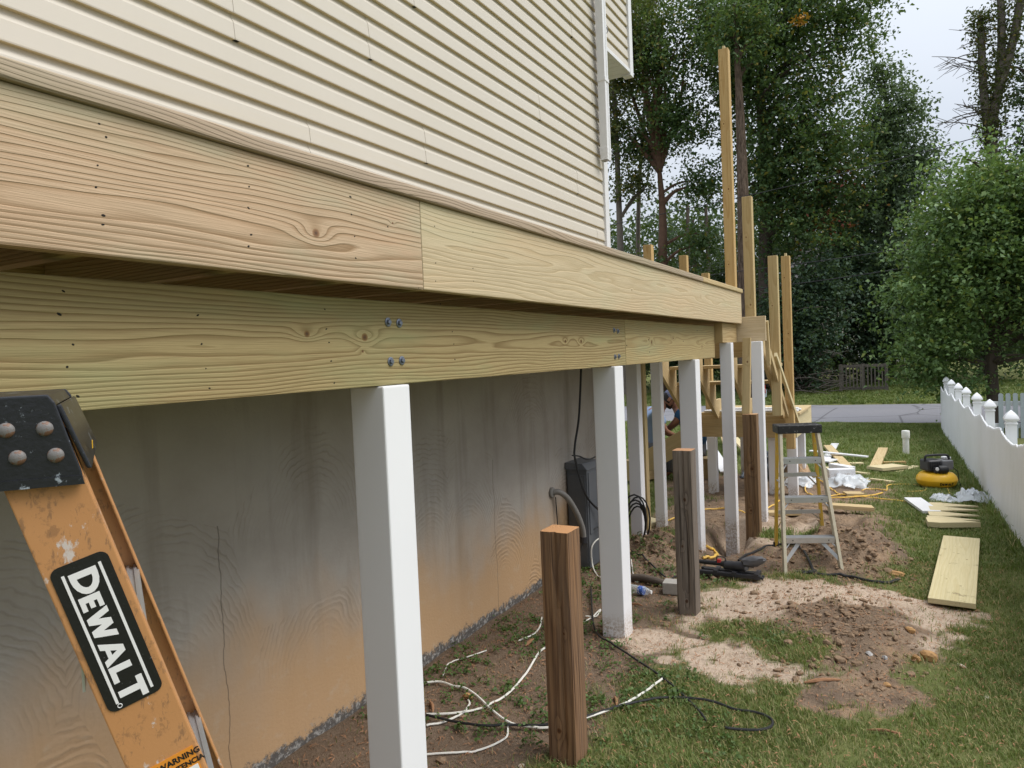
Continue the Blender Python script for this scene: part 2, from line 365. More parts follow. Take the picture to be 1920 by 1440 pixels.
# black cap and sticker with paint splashes / scratches
def splashed(name, base, splash, thr, scale, rough):
    k = NT(name); v = k.obj()
    c = k.mix(k.ramp(k.noise(v, scale, 7, .72), [(thr, 0), (thr+.04, .9)]), base, splash)
    c = k.mix(k.ramp(k.noise(v, scale*6, 5, .7), [(.66, 0), (.72, .5)]), c, splash)
    k.bsdf(c, rough, k.bump(k.noise(v, scale*5, 4), .2, .002), spec=.5); MAT[name] = k.m
splashed('cap_black', (.012,.013,.017), (.30,.34,.38), .60, 30, .30)
splashed('step_cap_black', (.012,.012,.013), (.34,.34,.34), .60, 30, .5)
splashed('sticker_black', (.011,.011,.012), (.26,.26,.27), .635, 44, .33)
splashed('rivet_metal', (.17,.16,.155), (.16,.075,.04), .5, 70, .5)
# vinyl siding
k = NT('siding_vinyl'); v = k.pos()
c = k.mix(k.noise(v, 1.2, 4), (.52,.478,.405), (.58,.537,.47))
c = k.mix(k.ramp(k.noise(k.scl(v, (1, .25, 9)), 2.6, 5, .65), [(.52, 0), (.8, .3)]), c, (.54,.475,.345))
gr = k.noise(k.scl(v, (1, 3, 60)), 3, 3)
c = k.mix(k.ramp(gr, [(.4, 0), (.75, .13)]), c, (.55,.51,.44))
c = k.mix(k.ramp(k.noise(k.scl(v, (1, 5, 5)), 1.6, 5, .7), [(.6, 0), (.78, .22)]), c, (.47,.46,.42))
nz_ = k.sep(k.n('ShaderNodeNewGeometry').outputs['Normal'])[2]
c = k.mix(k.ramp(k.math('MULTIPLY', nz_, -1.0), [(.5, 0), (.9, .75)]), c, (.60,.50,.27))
k.bsdf(c, .5, k.bump(gr, .12, .002), spec=.3); MAT['siding_vinyl'] = k.m
# foundation: trowelled render, soil-stained at the foot
k = NT('stucco'); v = k.pos(); x, y, z = k.sep(v)
pl = k.comb(y, z, 0.0)
vo = k.n('ShaderNodeTexVoronoi', voronoi_dimensions='2D'); vo.inputs['Scale'].default_value = 1.25; vo.inputs['Randomness'].default_value = 1.0
vin = k.scl(k.comb(y, z, 0.0), (1, .75, 1), (0.3, .5, 0)); k.put(vo.inputs['Vector'], vin)
d = k.add(vo.outputs['Distance'], k.mul(k.noise(pl, 3.2, 4), .16))
rise_ = k.math('SUBTRACT', k.sep(vin)[1], k.math('MULTIPLY', k.sep(vo.outputs['Position'])[1], 1.0)); fan = k.mul(k.ramp(rise_, [(.02, 0), (.16, 1)]), k.ramp(d, [(.2, 0), (.34, 1)]))
arcs = k.math('SINE', k.mul(d, 210.0)); arcs2 = k.math('SINE', k.mul(d, 75.0))
am = k.mul(k.mul(fan, k.ramp(k.noise(pl, 2.4, 4), [(.36, 0), (.55, 1)])), k.ramp(k.noise(k.comb(k.mul(y,7),k.mul(z,7),2.0), 1.0, 3), [(.35,.15),(.6,1)]))
rel = k.add(k.mul(k.add(arcs, k.mul(arcs2, .6)), am), k.mul(k.noise(pl, 60, 4), 1.2))
c = k.mix(k.noise(pl, 2.2, 6, .65), (.30,.265,.225), (.50,.46,.415))
c = k.mix(k.ramp(k.noise(k.comb(k.mul(y, 3.2), k.mul(z, .35), 0.0), 1.5, 5, .6), [(.50, 0), (.74, .55)]), c, (.17,.14,.10))
c = k.mix(k.ramp(k.noise(pl, 1.0, 3, .5), [(.52, 0), (.7, .4)]), c, (.43,.41,.385))
hh = k.add(z, k.mul(k.math('SUBTRACT', k.noise(k.comb(k.mul(y, 1.0), k.mul(z, .6), 4.4), 1.4, 4, .6), .5), 1.1))
st = k.ramp(hh, [(.22, 1), (.40, .85), (.62, .30), (.80, 0)])
c = k.mix(k.mul(st, .9), c, (.50,.315,.165))
c = k.mix(k.mul(k.ramp(k.noise(pl, 9, 5, .7), [(.55, 0), (.7, .35)]), st), c, (.50,.42,.33))
c = k.mix(k.mul(k.ramp(arcs, [(.45, 0), (1, .34)]), am), c, (.17,.135,.095))
ft = k.add(z, k.mul(k.math('SUBTRACT', k.noise(pl, 13, 7, .85), .5), .26))
c = k.mix(k.ramp(ft, [(.045, 1), (.07, 0)]), c, k.mix(k.ramp(k.noise(pl, 30, 4, .7), [(.5,0),(.62,1)]), (.11,.10,.092), (.36,.35,.33)))
for cy, zt in ((2.02, 1.15), (3.05, 1.0), (4.3, 1.1)):
    dd = k.math('ABSOLUTE', k.add(k.math('SUBTRACT', y, cy), k.mul(k.math('SUBTRACT', k.noise(k.comb(2.0, k.mul(z, 4), cy), 1, 4), .5), .06)))
    cm = k.mul(k.ramp(dd, [(.0016, .75), (.004, 0)]), k.math('LESS_THAN', z, zt)); c = k.mix(cm, c, (.07,.055,.04))
k.bsdf(c, .9, k.bump(rel, .30, .006), spec=.15); MAT['stucco'] = k.m
# ground
k = NT('ground_soil'); v = k.pos(); at = k.n('ShaderNodeAttribute', attribute_name='gm'); sr = k.n('ShaderNodeSeparateColor'); k.put(sr.inputs[0], at.outputs['Color'])
n1 = k.noise(v, 7, 6, .7); n2 = k.noise(v, 45, 5, .7); n3 = k.noise(v, 1.7, 4)
soil = k.mix(n2, (.085,.060,.042), (.28,.205,.145)); soil = k.mix(k.ramp(n1, [(.4,0),(.7,.5)]), soil, (.16,.105,.068))
sand = k.mix(n2, (.40,.30,.22), (.64,.52,.41)); sand = k.mix(k.ramp(n1, [(.45,0),(.75,.55)]), sand, (.27,.185,.115))
clay = k.mix(n2, (.13,.088,.060), (.40,.29,.195)); clay = k.mix(k.ramp(n1, [(.5,0),(.75,.45)]), clay, (.38,.24,.13)); clay = k.mix(k.ramp(k.noise(v, 3.1, 5, .7), [(.45,0),(.6,.75)]), clay, (.125,.092,.07))
grs = k.mix(n2, (.08,.10,.030), (.18,.20,.07)); grs = k.mix(k.ramp(n1, [(.4,0),(.75,.6)]), grs, (.21,.185,.085))
def soft(w_, lo=.3, hi=.7): return k.ramp(k.add(w_, k.mul(k.math('SUBTRACT', n1, .5), .7)), [(lo, 0), (hi, 1)])
c = k.mix(soft(sr.outputs[2]), soil, clay); c = k.mix(soft(sr.outputs[1]), c, sand); c = k.mix(soft(sr.outputs[0]), c, grs)
c = k.mix(k.ramp(k.noise(v, 90, 3, .7), [(.66, 0), (.74, .6)]), c, (.40,.31,.21))
h = k.add(k.mul(n2, .6), k.add(k.mul(n1, .8), k.mul(k.noise(v, 150, 3), .35)))
k.bsdf(c, .95, k.bump(h, .8, .03), spec=.12); MAT['ground_soil'] = k.m
k = NT('asphalt'); v = k.pos(); n2 = k.noise(v, 60, 4, .7)
c = k.mix(n2, (.13,.13,.145), (.25,.25,.275)); c = k.mix(k.ramp(k.noise(v, .6, 4), [(.4, 0), (.7, .4)]), c, (.23,.225,.23))
vo = k.n('ShaderNodeTexVoronoi', feature='DISTANCE_TO_EDGE'); vo.inputs['Scale'].default_value = .55; k.put(vo.inputs['Vector'], v)
c = k.mix(k.ramp(vo.outputs['Distance'], [(.006, .7), (.016, 0)]), c, (.06,.06,.065))
k.bsdf(c, .85, k.bump(n2, .4, .01), spec=.3); MAT['asphalt'] = k.m
k = NT('soil_clod'); v = k.pos(); n2 = k.noise(v, 40, 5, .7)
c = k.mix(k.noise(v, 4, 3), k.mix(n2, (.07,.047,.032), (.25,.17,.11)), k.mix(n2, (.16,.105,.065), (.42,.30,.20)))
k.bsdf(c, .95, k.bump(n2, .7, .01), spec=.1); MAT['soil_clod'] = k.m
def leafmat(name, dark, light, trans=.45, dry=None):
    k = NT(name); at = k.n('ShaderNodeAttribute', attribute_name='lv'); s_ = k.n('ShaderNodeSeparateColor'); k.put(s_.inputs[0], at.outputs['Color'])
    c = k.mix(s_.outputs[0], dark, light)
    if dry: c = k.mix(k.ramp(s_.outputs[1], [(.86, 0), (.97, 1)]), c, dry)
    p = k.n('ShaderNodeBsdfPrincipled'); k.put(p.inputs['Base Color'], c); p.inputs['Roughness'].default_value = .55; p.inputs['Specular IOR Level'].default_value = .3
    t = k.n('ShaderNodeBsdfTranslucent'); k.put(t.inputs['Color'], k.mix(.5, c, (.20,.30,.03)))
    mm = k.n('ShaderNodeMixShader'); mm.inputs[0].default_value = trans*.6
    k.t.links.new(p.outputs[0], mm.inputs[1]); k.t.links.new(t.outputs[0], mm.inputs[2]); k.t.links.new(mm.outputs[0], k.out.inputs[0]); MAT[name] = k.m
leafmat('leaf_maple', (.042,.088,.036), (.115,.185,.068), dry=(.20,.17,.03))
leafmat('leaf_dark', (.026,.052,.030), (.068,.105,.054))
leafmat('leaf_poplar', (.085,.135,.075), (.21,.285,.165))
leafmat('leaf_pear', (.07,.14,.045), (.23,.34,.13), dry=(.22,.26,.06))
leafmat('leaf_olive', (.06,.08,.03), (.13,.14,.05), dry=(.22,.16,.04))
leafmat('leaf_shrub', (.034,.070,.044), (.095,.150,.088))
leafmat('leaf_red', (.14,.03,.02), (.24,.06,.03))
leafmat('leaf_orange', (.40,.17,.02), (.55,.28,.03))
leafmat('grass_blade', (.085,.125,.030), (.22,.275,.078), trans=.5, dry=(.42,.35,.17))
leafmat('weed_leaf', (.045,.085,.022), (.12,.19,.05), trans=.4)
# ------------------------------------------------------------------ ground
def ell(x, y, cx, cy, rx, ry, soft=.35):
    d = np.sqrt(((x-cx)/rx)**2+((y-cy)/ry)**2); return 1-sstep(1-soft, 1+soft, d)
def masks(x, y):
    x = np.asarray(x, float); y = np.asarray(y, float)
    n = fbm(x, y, 2.6, 4)-.5; n2 = fbm(x+40, y+7, 8.0, 4)-.5; n3 = fbm(x+9, y+70, 8.0, 4)-.5
    xx = x+n*.5+n2*.42; yy = y+n*.45+n3*.42
    mound = ell(xx,yy,-.38,4.85,.52,.66)
    clay = np.maximum.reduce([mound, ell(xx,yy,-.5,6.7,.52,.75), ell(xx,yy,-1.95,6.1,.55,.75),
                              ell(xx,yy,-1.35,7.6,1.25,1.35), ell(xx,yy,-.22,4.1,.30,.28), ell(xx,yy,-1.4,6.4,.7,.7), ell(xx,yy,-1.6,9.6,1.5,1.2)])
    sand = np.maximum.reduce([ell(xx,yy,-.86,4.2,.34,.32), ell(xx,yy,-.95,5.1,.42,.62), ell(xx,yy,-.45,5.55,.70,.34), ell(xx,yy,.02,5.1,.2,.4)*.8, ell(xx,yy,-1.43,4.25,.2,.22),
                              ell(xx,yy,-.2,5.75,.25,.3)*.8, ell(xx,yy,.16,5.4,.22,.10)*.7, ell(xx,yy,-1.3,7.3,.5,.5)*.6])
    soil = np.maximum(1-sstep(-1.62,-1.02,xx+.28*(fbm(x,y,1.3,3)-.5)), 0)*(1-sstep(6.2,7.2,y))
    soil = np.maximum(soil, ell(xx,yy,-1.45,4.7,.35,.7)*.9)
    ls = ell(x,y,-.98,4.62,.24,.14,.5)+ell(x,y,-.62,4.38,.20,.2,.5)+ell(x,y,-.9,6.9,.16,.2,.5)+ell(x,y,-1.15,7.15,.16,.16,.5)+ell(x,y,-2.0,6.95,.2,.2,.5)
    bare = np.clip(np.maximum.reduce([clay, sand, soil*.93]), 0, 1)
    bare = np.clip(bare-ls*.9+.55*(fbm(x+2, y+90, 11., 3)-.5)*(y < 7.5), 0, 1)
    grass = 1-bare
    core = ell(xx,yy,-.42,4.72,.40,.42,.5); sand = sand*(1-core); clay = clay*np.clip(1-sand*.6, 0, 1)*(1-.72*core)
    return grass, sand, clay, soil
def height(x, y):
    x = np.asarray(x, float); y = np.asarray(y, float)
    g, s, c, so_ = masks(x, y)
    rough = fbm(x, y, 5.0, 4)-.5; fine = fbm(x+3, y+5, 22., 3)-.5
    near = 1-sstep(16., 18., y)
    h = (rough*.03+fine*.010)*near
    h = h+ell(x,y,-.38,4.9,.42,.55,.9)*(.10+.10*(fbm(x,y,9,3)-.5))
    lump = .14*(fbm(x,y,8,3)-.5)+.09*(fbm(x,y,21,3)-.5)
    h = h+ell(x,y,-.50,6.62,.30,.36,.95)*(.22+lump*1.4)+ell(x,y,-.45,7.4,.4,.5,.9)*(.10+lump)
    h = h+ell(x,y,-1.95,6.05,.28,.40,.95)*(.19+lump*1.3)
    h = h+ell(x,y,-1.45,8.1,.8,.6,.9)*(.05+lump*.5)
    h = h+c*.03*(fbm(x,y,16,3)-.5)*2
    pit = np.maximum(ell(x,y,-1.53,7.14,.17,.34,.6), ell(x,y,-1.48,6.72,.13,.3,.8)*.5)
    pit = pit*(1-.95*ell(x,y,-1.30,7.13,.13,.16,.3))
    h = h-.33*pit
    h = h*(1-.0*y)
    rd = sstep(17.6, 18.3, y+.03*x)*(1-sstep(23.6, 24.4, y+.03*x))
    h = h*(1-rd)-.06*rd
    far = np.clip(y-24.2, 0, 60)
    h = h+sstep(0, 10, far)*0.55+far*.012
    side = np.clip(x-.95, 0, 4); h = h-.02*side
    return h
def fastmesh(name, V, F4, attr=None, aname='lv', smooth=False):
    me = bpy.data.meshes.new(name); nv = len(V); nf, k = F4.shape
    me.vertices.add(nv); me.vertices.foreach_set('co', np.ascontiguousarray(V, np.float32).ravel())
    me.loops.add(nf*k); me.loops.foreach_set('vertex_index', np.ascontiguousarray(F4, np.int32).ravel())
    me.polygons.add(nf); me.polygons.foreach_set('loop_start', np.arange(0, nf*k, k, dtype=np.int32))
    if smooth: me.polygons.foreach_set('use_smooth', np.ones(nf, bool))
    if attr is not None:
        a = me.color_attributes.new(aname, 'FLOAT_COLOR', 'POINT'); a.data.foreach_set('color', np.ascontiguousarray(attr, np.float32).ravel())
    me.update(calc_edges=True); me.validate(); return me
def ax(*segs):
    out = []
    for a, b, st in segs: out.append(np.arange(a, b, st))
    out.append([segs[-1][1]]); return np.concatenate(out)
gx = ax((-420,-60,45),(-60,-12,6),(-12,-3,.6),(-3,1.4,.032),(1.4,4,.25),(4,14,1.2),(14,60,6),(60,420,45))
gy = ax((-300,-30,45),(-30,-2,4),(-2,2.2,.3),(2.2,9.2,.032),(9.2,18.0,.10),(18.0,24.8,.2),(24.8,34,.7),(34,80,5),(80,600,52))
X, Y = np.meshgrid(gx, gy); Z = height(X.ravel(), Y.ravel())
g_, s_, c_, o_ = masks(X.ravel(), Y.ravel())
V = np.stack([X.ravel(), Y.ravel(), Z], 1); nxg = len(gx); nyg = len(gy)
ii = (np.arange(nyg-1)[:, None]*nxg+np.arange(nxg-1)[None, :]).ravel()
F4 = np.stack([ii, ii+1, ii+1+nxg, ii+nxg], 1)
ground = link('ground', fastmesh('ground', V, F4, np.stack([g_, s_, c_, np.ones_like(g_)], 1), 'gm', True), MAT['ground_soil'])
tag(ground, 'lawn worn to bare soil and sand beside the deck', kind='structure')
def gz(x, y): return float(height(np.array([x]), np.array([y]))[0])
def gp(u, v, dz=0.0):
    z = 0.0
    for _ in range(4): p = onz(u, v, z); z = gz(p.x, p.y)
    return Vector((p.x, p.y, z+dz))
# road
rx = np.arange(-60, 60.1, 1.0); n0 = fbm(rx, rx*0+3, .9, 4)-.5; n1_ = fbm(rx, rx*0+9, .9, 4)-.5
mb = MB(); rows = []
for i, xq in enumerate(rx):
    ya = 18.42-.03*xq*-1+n0[i]*.35; yb = 23.75+.03*xq+n1_[i]*.4
    for j in range(7):
        t = j/6; mb.v.append((xq, ya+(yb-ya)*t, -.02+.09*math.sin(math.pi*t)))
for i in range(len(rx)-1):
    for j in range(6): mb.f.append((i*7+j, (i+1)*7+j, (i+1)*7+j+1, i*7+j+1))
road = mb.build('road', MAT['asphalt']); tag(road, 'grey asphalt road crossing behind the yard', kind='structure')
# ------------------------------------------------------------------ house
XS = -2.5
house = thing('house', 'house with cream vinyl siding over a trowelled, soil-stained foundation wall', 'house', (-4.5, 3.0, 0))
mb = MB()   # render surface as a gently uneven sheet with depth
ys = np.arange(-2.0, 6.56, .11); zs = np.arange(-.25, 2.34, .1)
for yq in ys:
    for zq in zs: mb.v.append((-2.555+.012*(float(fbm(np.array([yq]), np.array([zq]), 1.4, 3)[0])-.5), float(yq), float(zq)))
nz_ = len(zs)
for i in range(len(ys)-1):
    for j in range(nz_-1): mb.f.append((i*nz_+j, (i+1)*nz_+j, (i+1)*nz_+j+1, i*nz_+j+1))
fo = mb.build('foundation_wall', MAT['stucco'], house, smooth=True)
tag(fo, 'grey trowelled foundation wall stained orange near the ground')
MB().box(-9, -2.58, -2.0, 6.53, -.3, 2.3).build('foundation_core', MAT['stucco'], house)
MB().box(-9, -2.525, -2.0, 6.53, 2.3, 6.6).build('wall_core', MAT['siding_vinyl'], house)
# siding: double dutch-lap panels, each its own piece
CH = .1125
prof = [(.000,.0),(.0215,.0),(.0225,.005),(.0165,.072),(.0105,.083),(.0040,.094),(.0025,.113),
        (.0215,.1125),(.0225,.1175),(.0165,.1845),(.0105,.1955),(.0040,.2065),(.0025,.2255)]
def siding_panel(y0, y1, z0, xo, axis='y', parent=house, base=XS):
    mb = MB(); n = len(prof)
    for k_, yq in enumerate((y0, y1)):
        for dx, dz in prof:
            mb.v.append((base-.012+dx+xo[k_], yq, z0+dz) if axis == 'y' else (yq, base-.012+dx+xo[k_], z0+dz))
    for i in range(n-1): mb.f.append((i, i+1, n+i+1, n+i))
    # a turned-in lip at the lap so the seam shows its thickness
    b = len(mb.v)
    for dx, dz in prof: mb.v.append((base-.012+dx+xo[0]-.003, y0+.0006, z0+dz) if axis == 'y' else (y0+.0006, base-.012+dx+xo[0]-.003, z0+dz))
    for i in range(n-1): mb.f.append((b+i, b+i+1, i+1, i))
    mb.v.append((base-.014, y0+.001, z0+.2255)); mb.f.append(tuple(range(b, b+n))+(len(mb.v)-1,))
    return mb.build('siding_panel', MAT['siding_vinyl'], parent)
z = 2.874-.1125*5; row = 0
rs = random.Random(5)
starts = {}
while z < 6.4:
    st = [1.5, 3.53, 2.62, 3.58, 2.2, 3.1][row % 6] if row > 1 else [3.5, 1.6][row]
    cuts = [st-3.75, st, st+3.66]
    edges = [-2.0]+[c for c in cuts if -1.8 < c < 6.3]+[6.47]
    for a, b in zip(edges[:-1], edges[1:]):
        siding_panel(a, b+(.025 if b < 6.4 else 0), z, (.0016, -.0004))
    z += 2*CH; row += 1
# front wall and upper storey that reaches past it
zf = 2.874-.1125*5
while zf < 4.65:
    mb = MB(); n = len(prof)
    for xq in (-9, -2.58):
        for dx, dz in prof: mb.v.append((xq, 6.53+dx, min(zf+dz, 4.73)))
    for i in range(n-1): mb.f.append((i, i+1, n+i+1, n+i))
    mb.build('siding_panel', MAT['siding_vinyl'], house); zf += 2*CH
MB().box(-9, -2.52, 6.545, 7.36, 4.75, 6.6).build('overhang_core', MAT['siding_vinyl'], house)
zo = 4.755
while zo < 6.4:
    siding_panel(6.60, 7.40, zo, (0, 0)); zo += 2*CH
sf = MB()
for q in range(9): sf.box(-9, -2.50, 6.50+.1*q+.003, 6.50+.1*(q+1)-.003, 4.722, 4.735)
sf.box(-9, -2.505, 6.5, 7.40, 4.735, 4.752)
sf.build('soffit', MAT['trim_white'], house)
def corner(y, z0, z1, name='corner_trim'):
    MB().box(-2.57, -2.474, y-.085, y+.012, z0, z1).build(name, MAT['trim_white'], house, bevel=.004)
corner(6.555, 2.29, 4.715); corner(7.42, 4.70, 6.6)
MB().box(-2.50, -2.478, 6.62, 7.33, 4.722, 4.76).build('trim_strip', MAT['trim_white'], house, bevel=.003)
# downspout: ribbed rectangular pipe, crimped foot
dsp = MB()
a_, b_ = .047, .035
def dloop(zq, s, yc=6.395, xc=-2.425):
    pts = []
    for (p, q) in ((-1,-1),(-.4,-1),(-.33,-.86),(.33,-.86),(.4,-1),(1,-1),(1,-.4),(.86,-.33),(.86,.33),(1,.4),(1,1),(-1,1)):
        pts.append((xc+q*-b_*s*1.0, yc+p*a_*s, zq))
    return pts
levels = [(6.5,1),(3.72,1),(3.71,1.05),(3.66,1.05),(3.655,1.02),(3.60,.98)]
n = 12
for zq, s in levels: dsp.v += dloop(zq, s)
for i in range(len(levels)-1):
    for q in range(n): dsp.f.append((i*n+q, i*n+(q+1) % n, (i+1)*n+(q+1) % n, (i+1)*n+q))
sp = dsp.build('downspout', MAT['trim_white'], house)
MB().box(-2.463, -2.385, 6.342, 6.448, 4.32, 4.35).build('downspout_strap', MAT['trim_white'], sp)
MB().tube(spline([(-2.46,6.52,4.88),(-2.43,6.54,4.89),(-2.42,6.55,4.84),(-2.45,6.54,4.80),(-2.47,6.54,4.79)], 4), .004, 6).build('wall_hook', MAT['galvanized'], house)
MB().box(-9.4, -2.15, -2.4, 7.8, 6.6, 6.75).build('roof_eave', MAT['roof_dark'], house)
# ------------------------------------------------------------------ deck
deck = thing('deck', 'raised treated-lumber deck along the house wall on white sleeved posts', 'deck', (-2.0, 3.2, 0))
XF = -1.49; YE = 7.66
board('fascia_board', (XF-.020, -1.2, 2.2105), (XF-.020, 2.088, 2.2105), .311, .040, (1,0,0), MAT['fascia_wood'], deck, bevel=.004)
board('fascia_board', (XF-.0205, 2.091, 2.2105), (XF-.0205, YE, 2.2105), .311, .040, (1,0,0), MAT['fascia_wood_far'], deck, bevel=.004)
board('rim_joist', (XF-.062, -1.2, 2.214), (XF-.062, YE, 2.214), .296, .038, (1,0,0), MAT['joist_wood'], deck)
board('ledger_board', (-2.465, -1.2, 2.2), (-2.465, 6.5, 2.2), .29, .04, (1,0,0), MAT['joist_wood'], deck)
board('end_joist', (-2.42, YE-.02, 2.214), (XF-.045, YE-.02, 2.214), .296, .04, (0,1,0), MAT['joist_wood'], deck)
yq = -.75
while yq < 7.5:
    board('joist', (-2.44, yq, 2.207), (XF-.083, yq, 2.207), .285, .040, (0,1,0), MAT['joist_wood'], deck); yq += .42
# deck boards along the walk; the outermost has an eased edge
wdt = .142
for i in range(7):
    xc = -1.474-wdt/2-i*(wdt+.005)
    yb = YE+.015
    if i == 0:
        board('deck_board', (xc, -1.2, 2.388), (xc, 6.04, 2.388), wdt, .042, (0,0,1), MAT['deck_wood'], deck, bevel=.010, seg=3)
        board('deck_board', (xc, 6.044, 2.388), (xc, yb, 2.388), wdt, .042, (0,0,1), MAT['lumber'], deck, bevel=.010, seg=3)
    else:
        board('deck_board', (xc, -1.2, 2.388), (xc, yb, 2.388), wdt, .042, (0,0,1), MAT['deck_wood'], deck, bevel=.006)
# beam: two plies, butt joint over a post
XB = -1.62
board('beam_board', (XB-.019, -1.2, 1.8735), (XB-.019, 4.498, 1.8735), .299, .038, (1,0,0), MAT['beam_wood'], deck, bevel=.004)
board('beam_board', (XB-.0185, 4.501, 1.8735), (XB-.0185, 6.99, 1.8735), .299, .038, (1,0,0), MAT['beam_wood_far'], deck, bevel=.004)
board('beam_board', (XB-.058, -1.2, 1.8745), (XB-.058, 6.985, 1.8745), .296, .038, (1,0,0), MAT['joist_wood'], deck)
board('beam_board', (-1.585, 7.0, 1.957), (-1.585, YE-.002, 1.957), .186, .08, (1,0,0), MAT['joist_wood'], deck)
# header across the end, standing out past the fascia
board('header_board', (-1.95, YE+.03, 1.995), (-1.262, YE+.03, 1.995), .255, .042, (0,1,0), MAT['header_wood'], deck, bevel=.004)
board('header_board', (-2.42, 7.98, 1.80), (-1.28, 7.98, 1.80), .19, .042, (0,1,0), MAT['lumber'], deck)
# bolts with washers
def bolt(y, z, x=XB):
    M = frame((x, y, z), (0,1,0), (1,0,0))
    b = MB().lathe([(.0165,0.0),(.0165,.003),(.013,.004)], 16).build('washer', MAT['galvanized'], deck, M=M)
    hd = MB().lathe([(.0095,.003),(.0095,.010),(.008,.0115)], 6).build('bolt_head', MAT['galvanized'], b, M=frame((x, y, z), (0,1,.3), (1,0,0)))
for u, v in ((727,604),(748,606),(732,678),(753,676),(1151,619),(1158,621),(1153,669),(1160,668)):
    p = onx(u, v, XB); bolt(p.y, p.z)
# nail and incision marks: small recessed nail heads
nail_me = MB().lathe([(.0030,0.0),(.0026,.0006),(.001,.0008)], 7).mesh('nail')
rn = random.Random(3)
def nail(p, mat='black_hole', nrm=(1,0,0), s=1.0):
    M = frame(p, (0,1,rn.uniform(-.6,.6)), nrm) @ Matrix.Diagonal((s*rn.uniform(.9,1.7), s*.8, 1, 1)); link('nail', nail_me, MAT[mat], deck, M)
rn = random.Random(3)
for u, v in ((186,232),(199,257),(183,310),(180,351),(194,404),(193,421),(465,311),(467,350),(466,390),(471,440),(466,462),(657,369),(659,402),(665,443),(667,484),(727,425)):
    p = onx(u, v, XF); nail((XF, p.y, p.z), s=rn.uniform(.8,1.3))
for u, v in ((815,424),(887,435),(817,493),(885,469),(887,503),(817,527),(888,527),(785,540)):
    p = onx(u, v, XF); nail((XF-.0005, p.y, p.z), s=.8)
for u, v in ((119,546),(111,589),(137,646),(126,688),(146,743),(371,591),(378,645),(386,691),(393,728),(609,580),(612,617),(617,642),(621,677),(627,718),(848,622),(851,645),(826,570),(853,674),(1200,628),(1217,640)):
    p = onx(u, v, XB); nail((XB, p.y, p.z), s=rn.uniform(.8,1.3))
for u, v in ((1216,637),(1218,660),(1307,620),(1309,641),(1175,648),(1281,640)):
    p = onx(u, v, XB); nail((XB+.0005, p.y, p.z), s=2.0)
# white post sleeves
def sleeve(name, x0, y0, wx, wy, z0, z1, parent, foot=True):
    MB().box(x0, x0+wx, y0, y0+wy, z0, z1).build(name, MAT['vinyl_white'], parent, bevel=.008, seg=3)
sleeve('post_sleeve', -1.752, 1.975, .152, .152, -.12, 1.722, deck)
sleeve('post_sleeve', -1.752, 4.236, .152, .148, -.12, 1.722, deck)
sleeve('post_sleeve', -1.752, 6.178, .152, .148, -.12, 1.722, deck)
sleeve('post_sleeve', -1.62, 7.18, .112, .112, -.55, 1.862, deck)
sleeve('post_sleeve', -2.27, 6.27, .112, .112, -.12, 2.055, deck)
sleeve('post_sleeve', -2.305, 7.11, .10, .10, -.12, 2.055, deck)
sleeve('post_sleeve', -1.40, 7.58, .108, .108, -.12, 1.866, deck)
board('temporary_prop', (-2.33, 6.86, .03), (-2.33, 6.86, 2.05), .089, .089, (0,-1,0), MAT['post_wood_pale'], deck)
# rail posts: 4x4s rising from the deck end
def post4(name, xc, yc, z0, z1, mat, parent, w=.096, tip=False):
    o = board(name, (xc, yc, z0), (xc, yc, z1), w, w, (0,-1,0), MAT[mat], parent, bevel=.005)
    if tip: MB().box(xc-.012, xc+.012, yc-.02, yc+.02, z1-.002, z1+.035).build('chip', MAT['lumber_pale'], o)
    return o
post4('rail_post', -1.552, 7.50, 2.05, 4.79, 'post_wood', deck, tip=True)
post4('rail_post', -1.432, 7.83, 1.75, 3.37, 'post_wood_pale', deck)
post4('rail_post', -2.565, 8.0, 1.9, 3.02, 'post_wood', deck)
post4('rail_post', -2.435, 9.0, -.1, 2.99, 'post_wood', deck)
post4('rail_post', -2.41, 10.0, -.1, 2.85, 'post_wood', deck)
board('loose_plank', (-2.20, 7.45, 2.47), (-1.98, 8.3, 2.40), .15, .04, (.05,.1,1), MAT['lumber'], deck)
board('loose_plank', (-2.35, 7.9, 2.60), (-1.9, 8.0, 2.42), .12, .04, (0,-1,.1), MAT['lumber_pale'], deck)
# ------------------------------------------------------------------ stair flight down to the landing
stair = thing('stair', 'unfinished wooden stair of notched stringers and two treads behind the white posts', 'stair', (-1.9, 8.6, .98))
def stringer(x):
    # side profile in (y, z): notched top, straight underside
    run, rise = .30, .20; y, z = 7.76, 1.98; top = [(y, z)]
    for i in range(5):
        y += run; top.append((y, z)); z -= rise; top.append((y, z))
    top.append((y+.12, z))
    poly = top+[(y+.12, z-.10), (y+.02, z-.17), (7.76, 1.74)]
    mb = MB().prism([(x-.019, a, b) for a, b in poly], (.038, 0, 0))
    # local x along the slope so the grain runs with the board
    M = frame((x, 7.76, 1.9), (0, .30, -.20), (1, 0, 0)); Mi = M.inverted()
    mb.v = [tuple(Mi @ Vector(p)) for p in mb.v]
    return mb.build('stringer', MAT['lumber'], stair, M=M)
for x in (-2.50, -2.10, -1.71, -1.33): stringer(x)
for zc, yc in ((1.60, 8.50), (1.40, 8.80)):
    board('tread', (-2.48, yc, zc), (-1.25, yc, zc), .26, .036, (0,0,1), MAT['lumber'], stair, bevel=.005)
post4('stair_post', -1.268, 8.30, 1.05, 2.79, 'post_wood_pale', stair)
board('stair_brace', (-1.262, 7.72, 2.07), (-1.262, 7.80, 1.62), .06, .038, (1,0,0), MAT['post_wood_pale'], stair)
board('stair_brace', (-1.24, 8.1, 1.72), (-1.16, 9.3, .80), .05, .03, (1,0,0), MAT['lumber_pale'], stair)
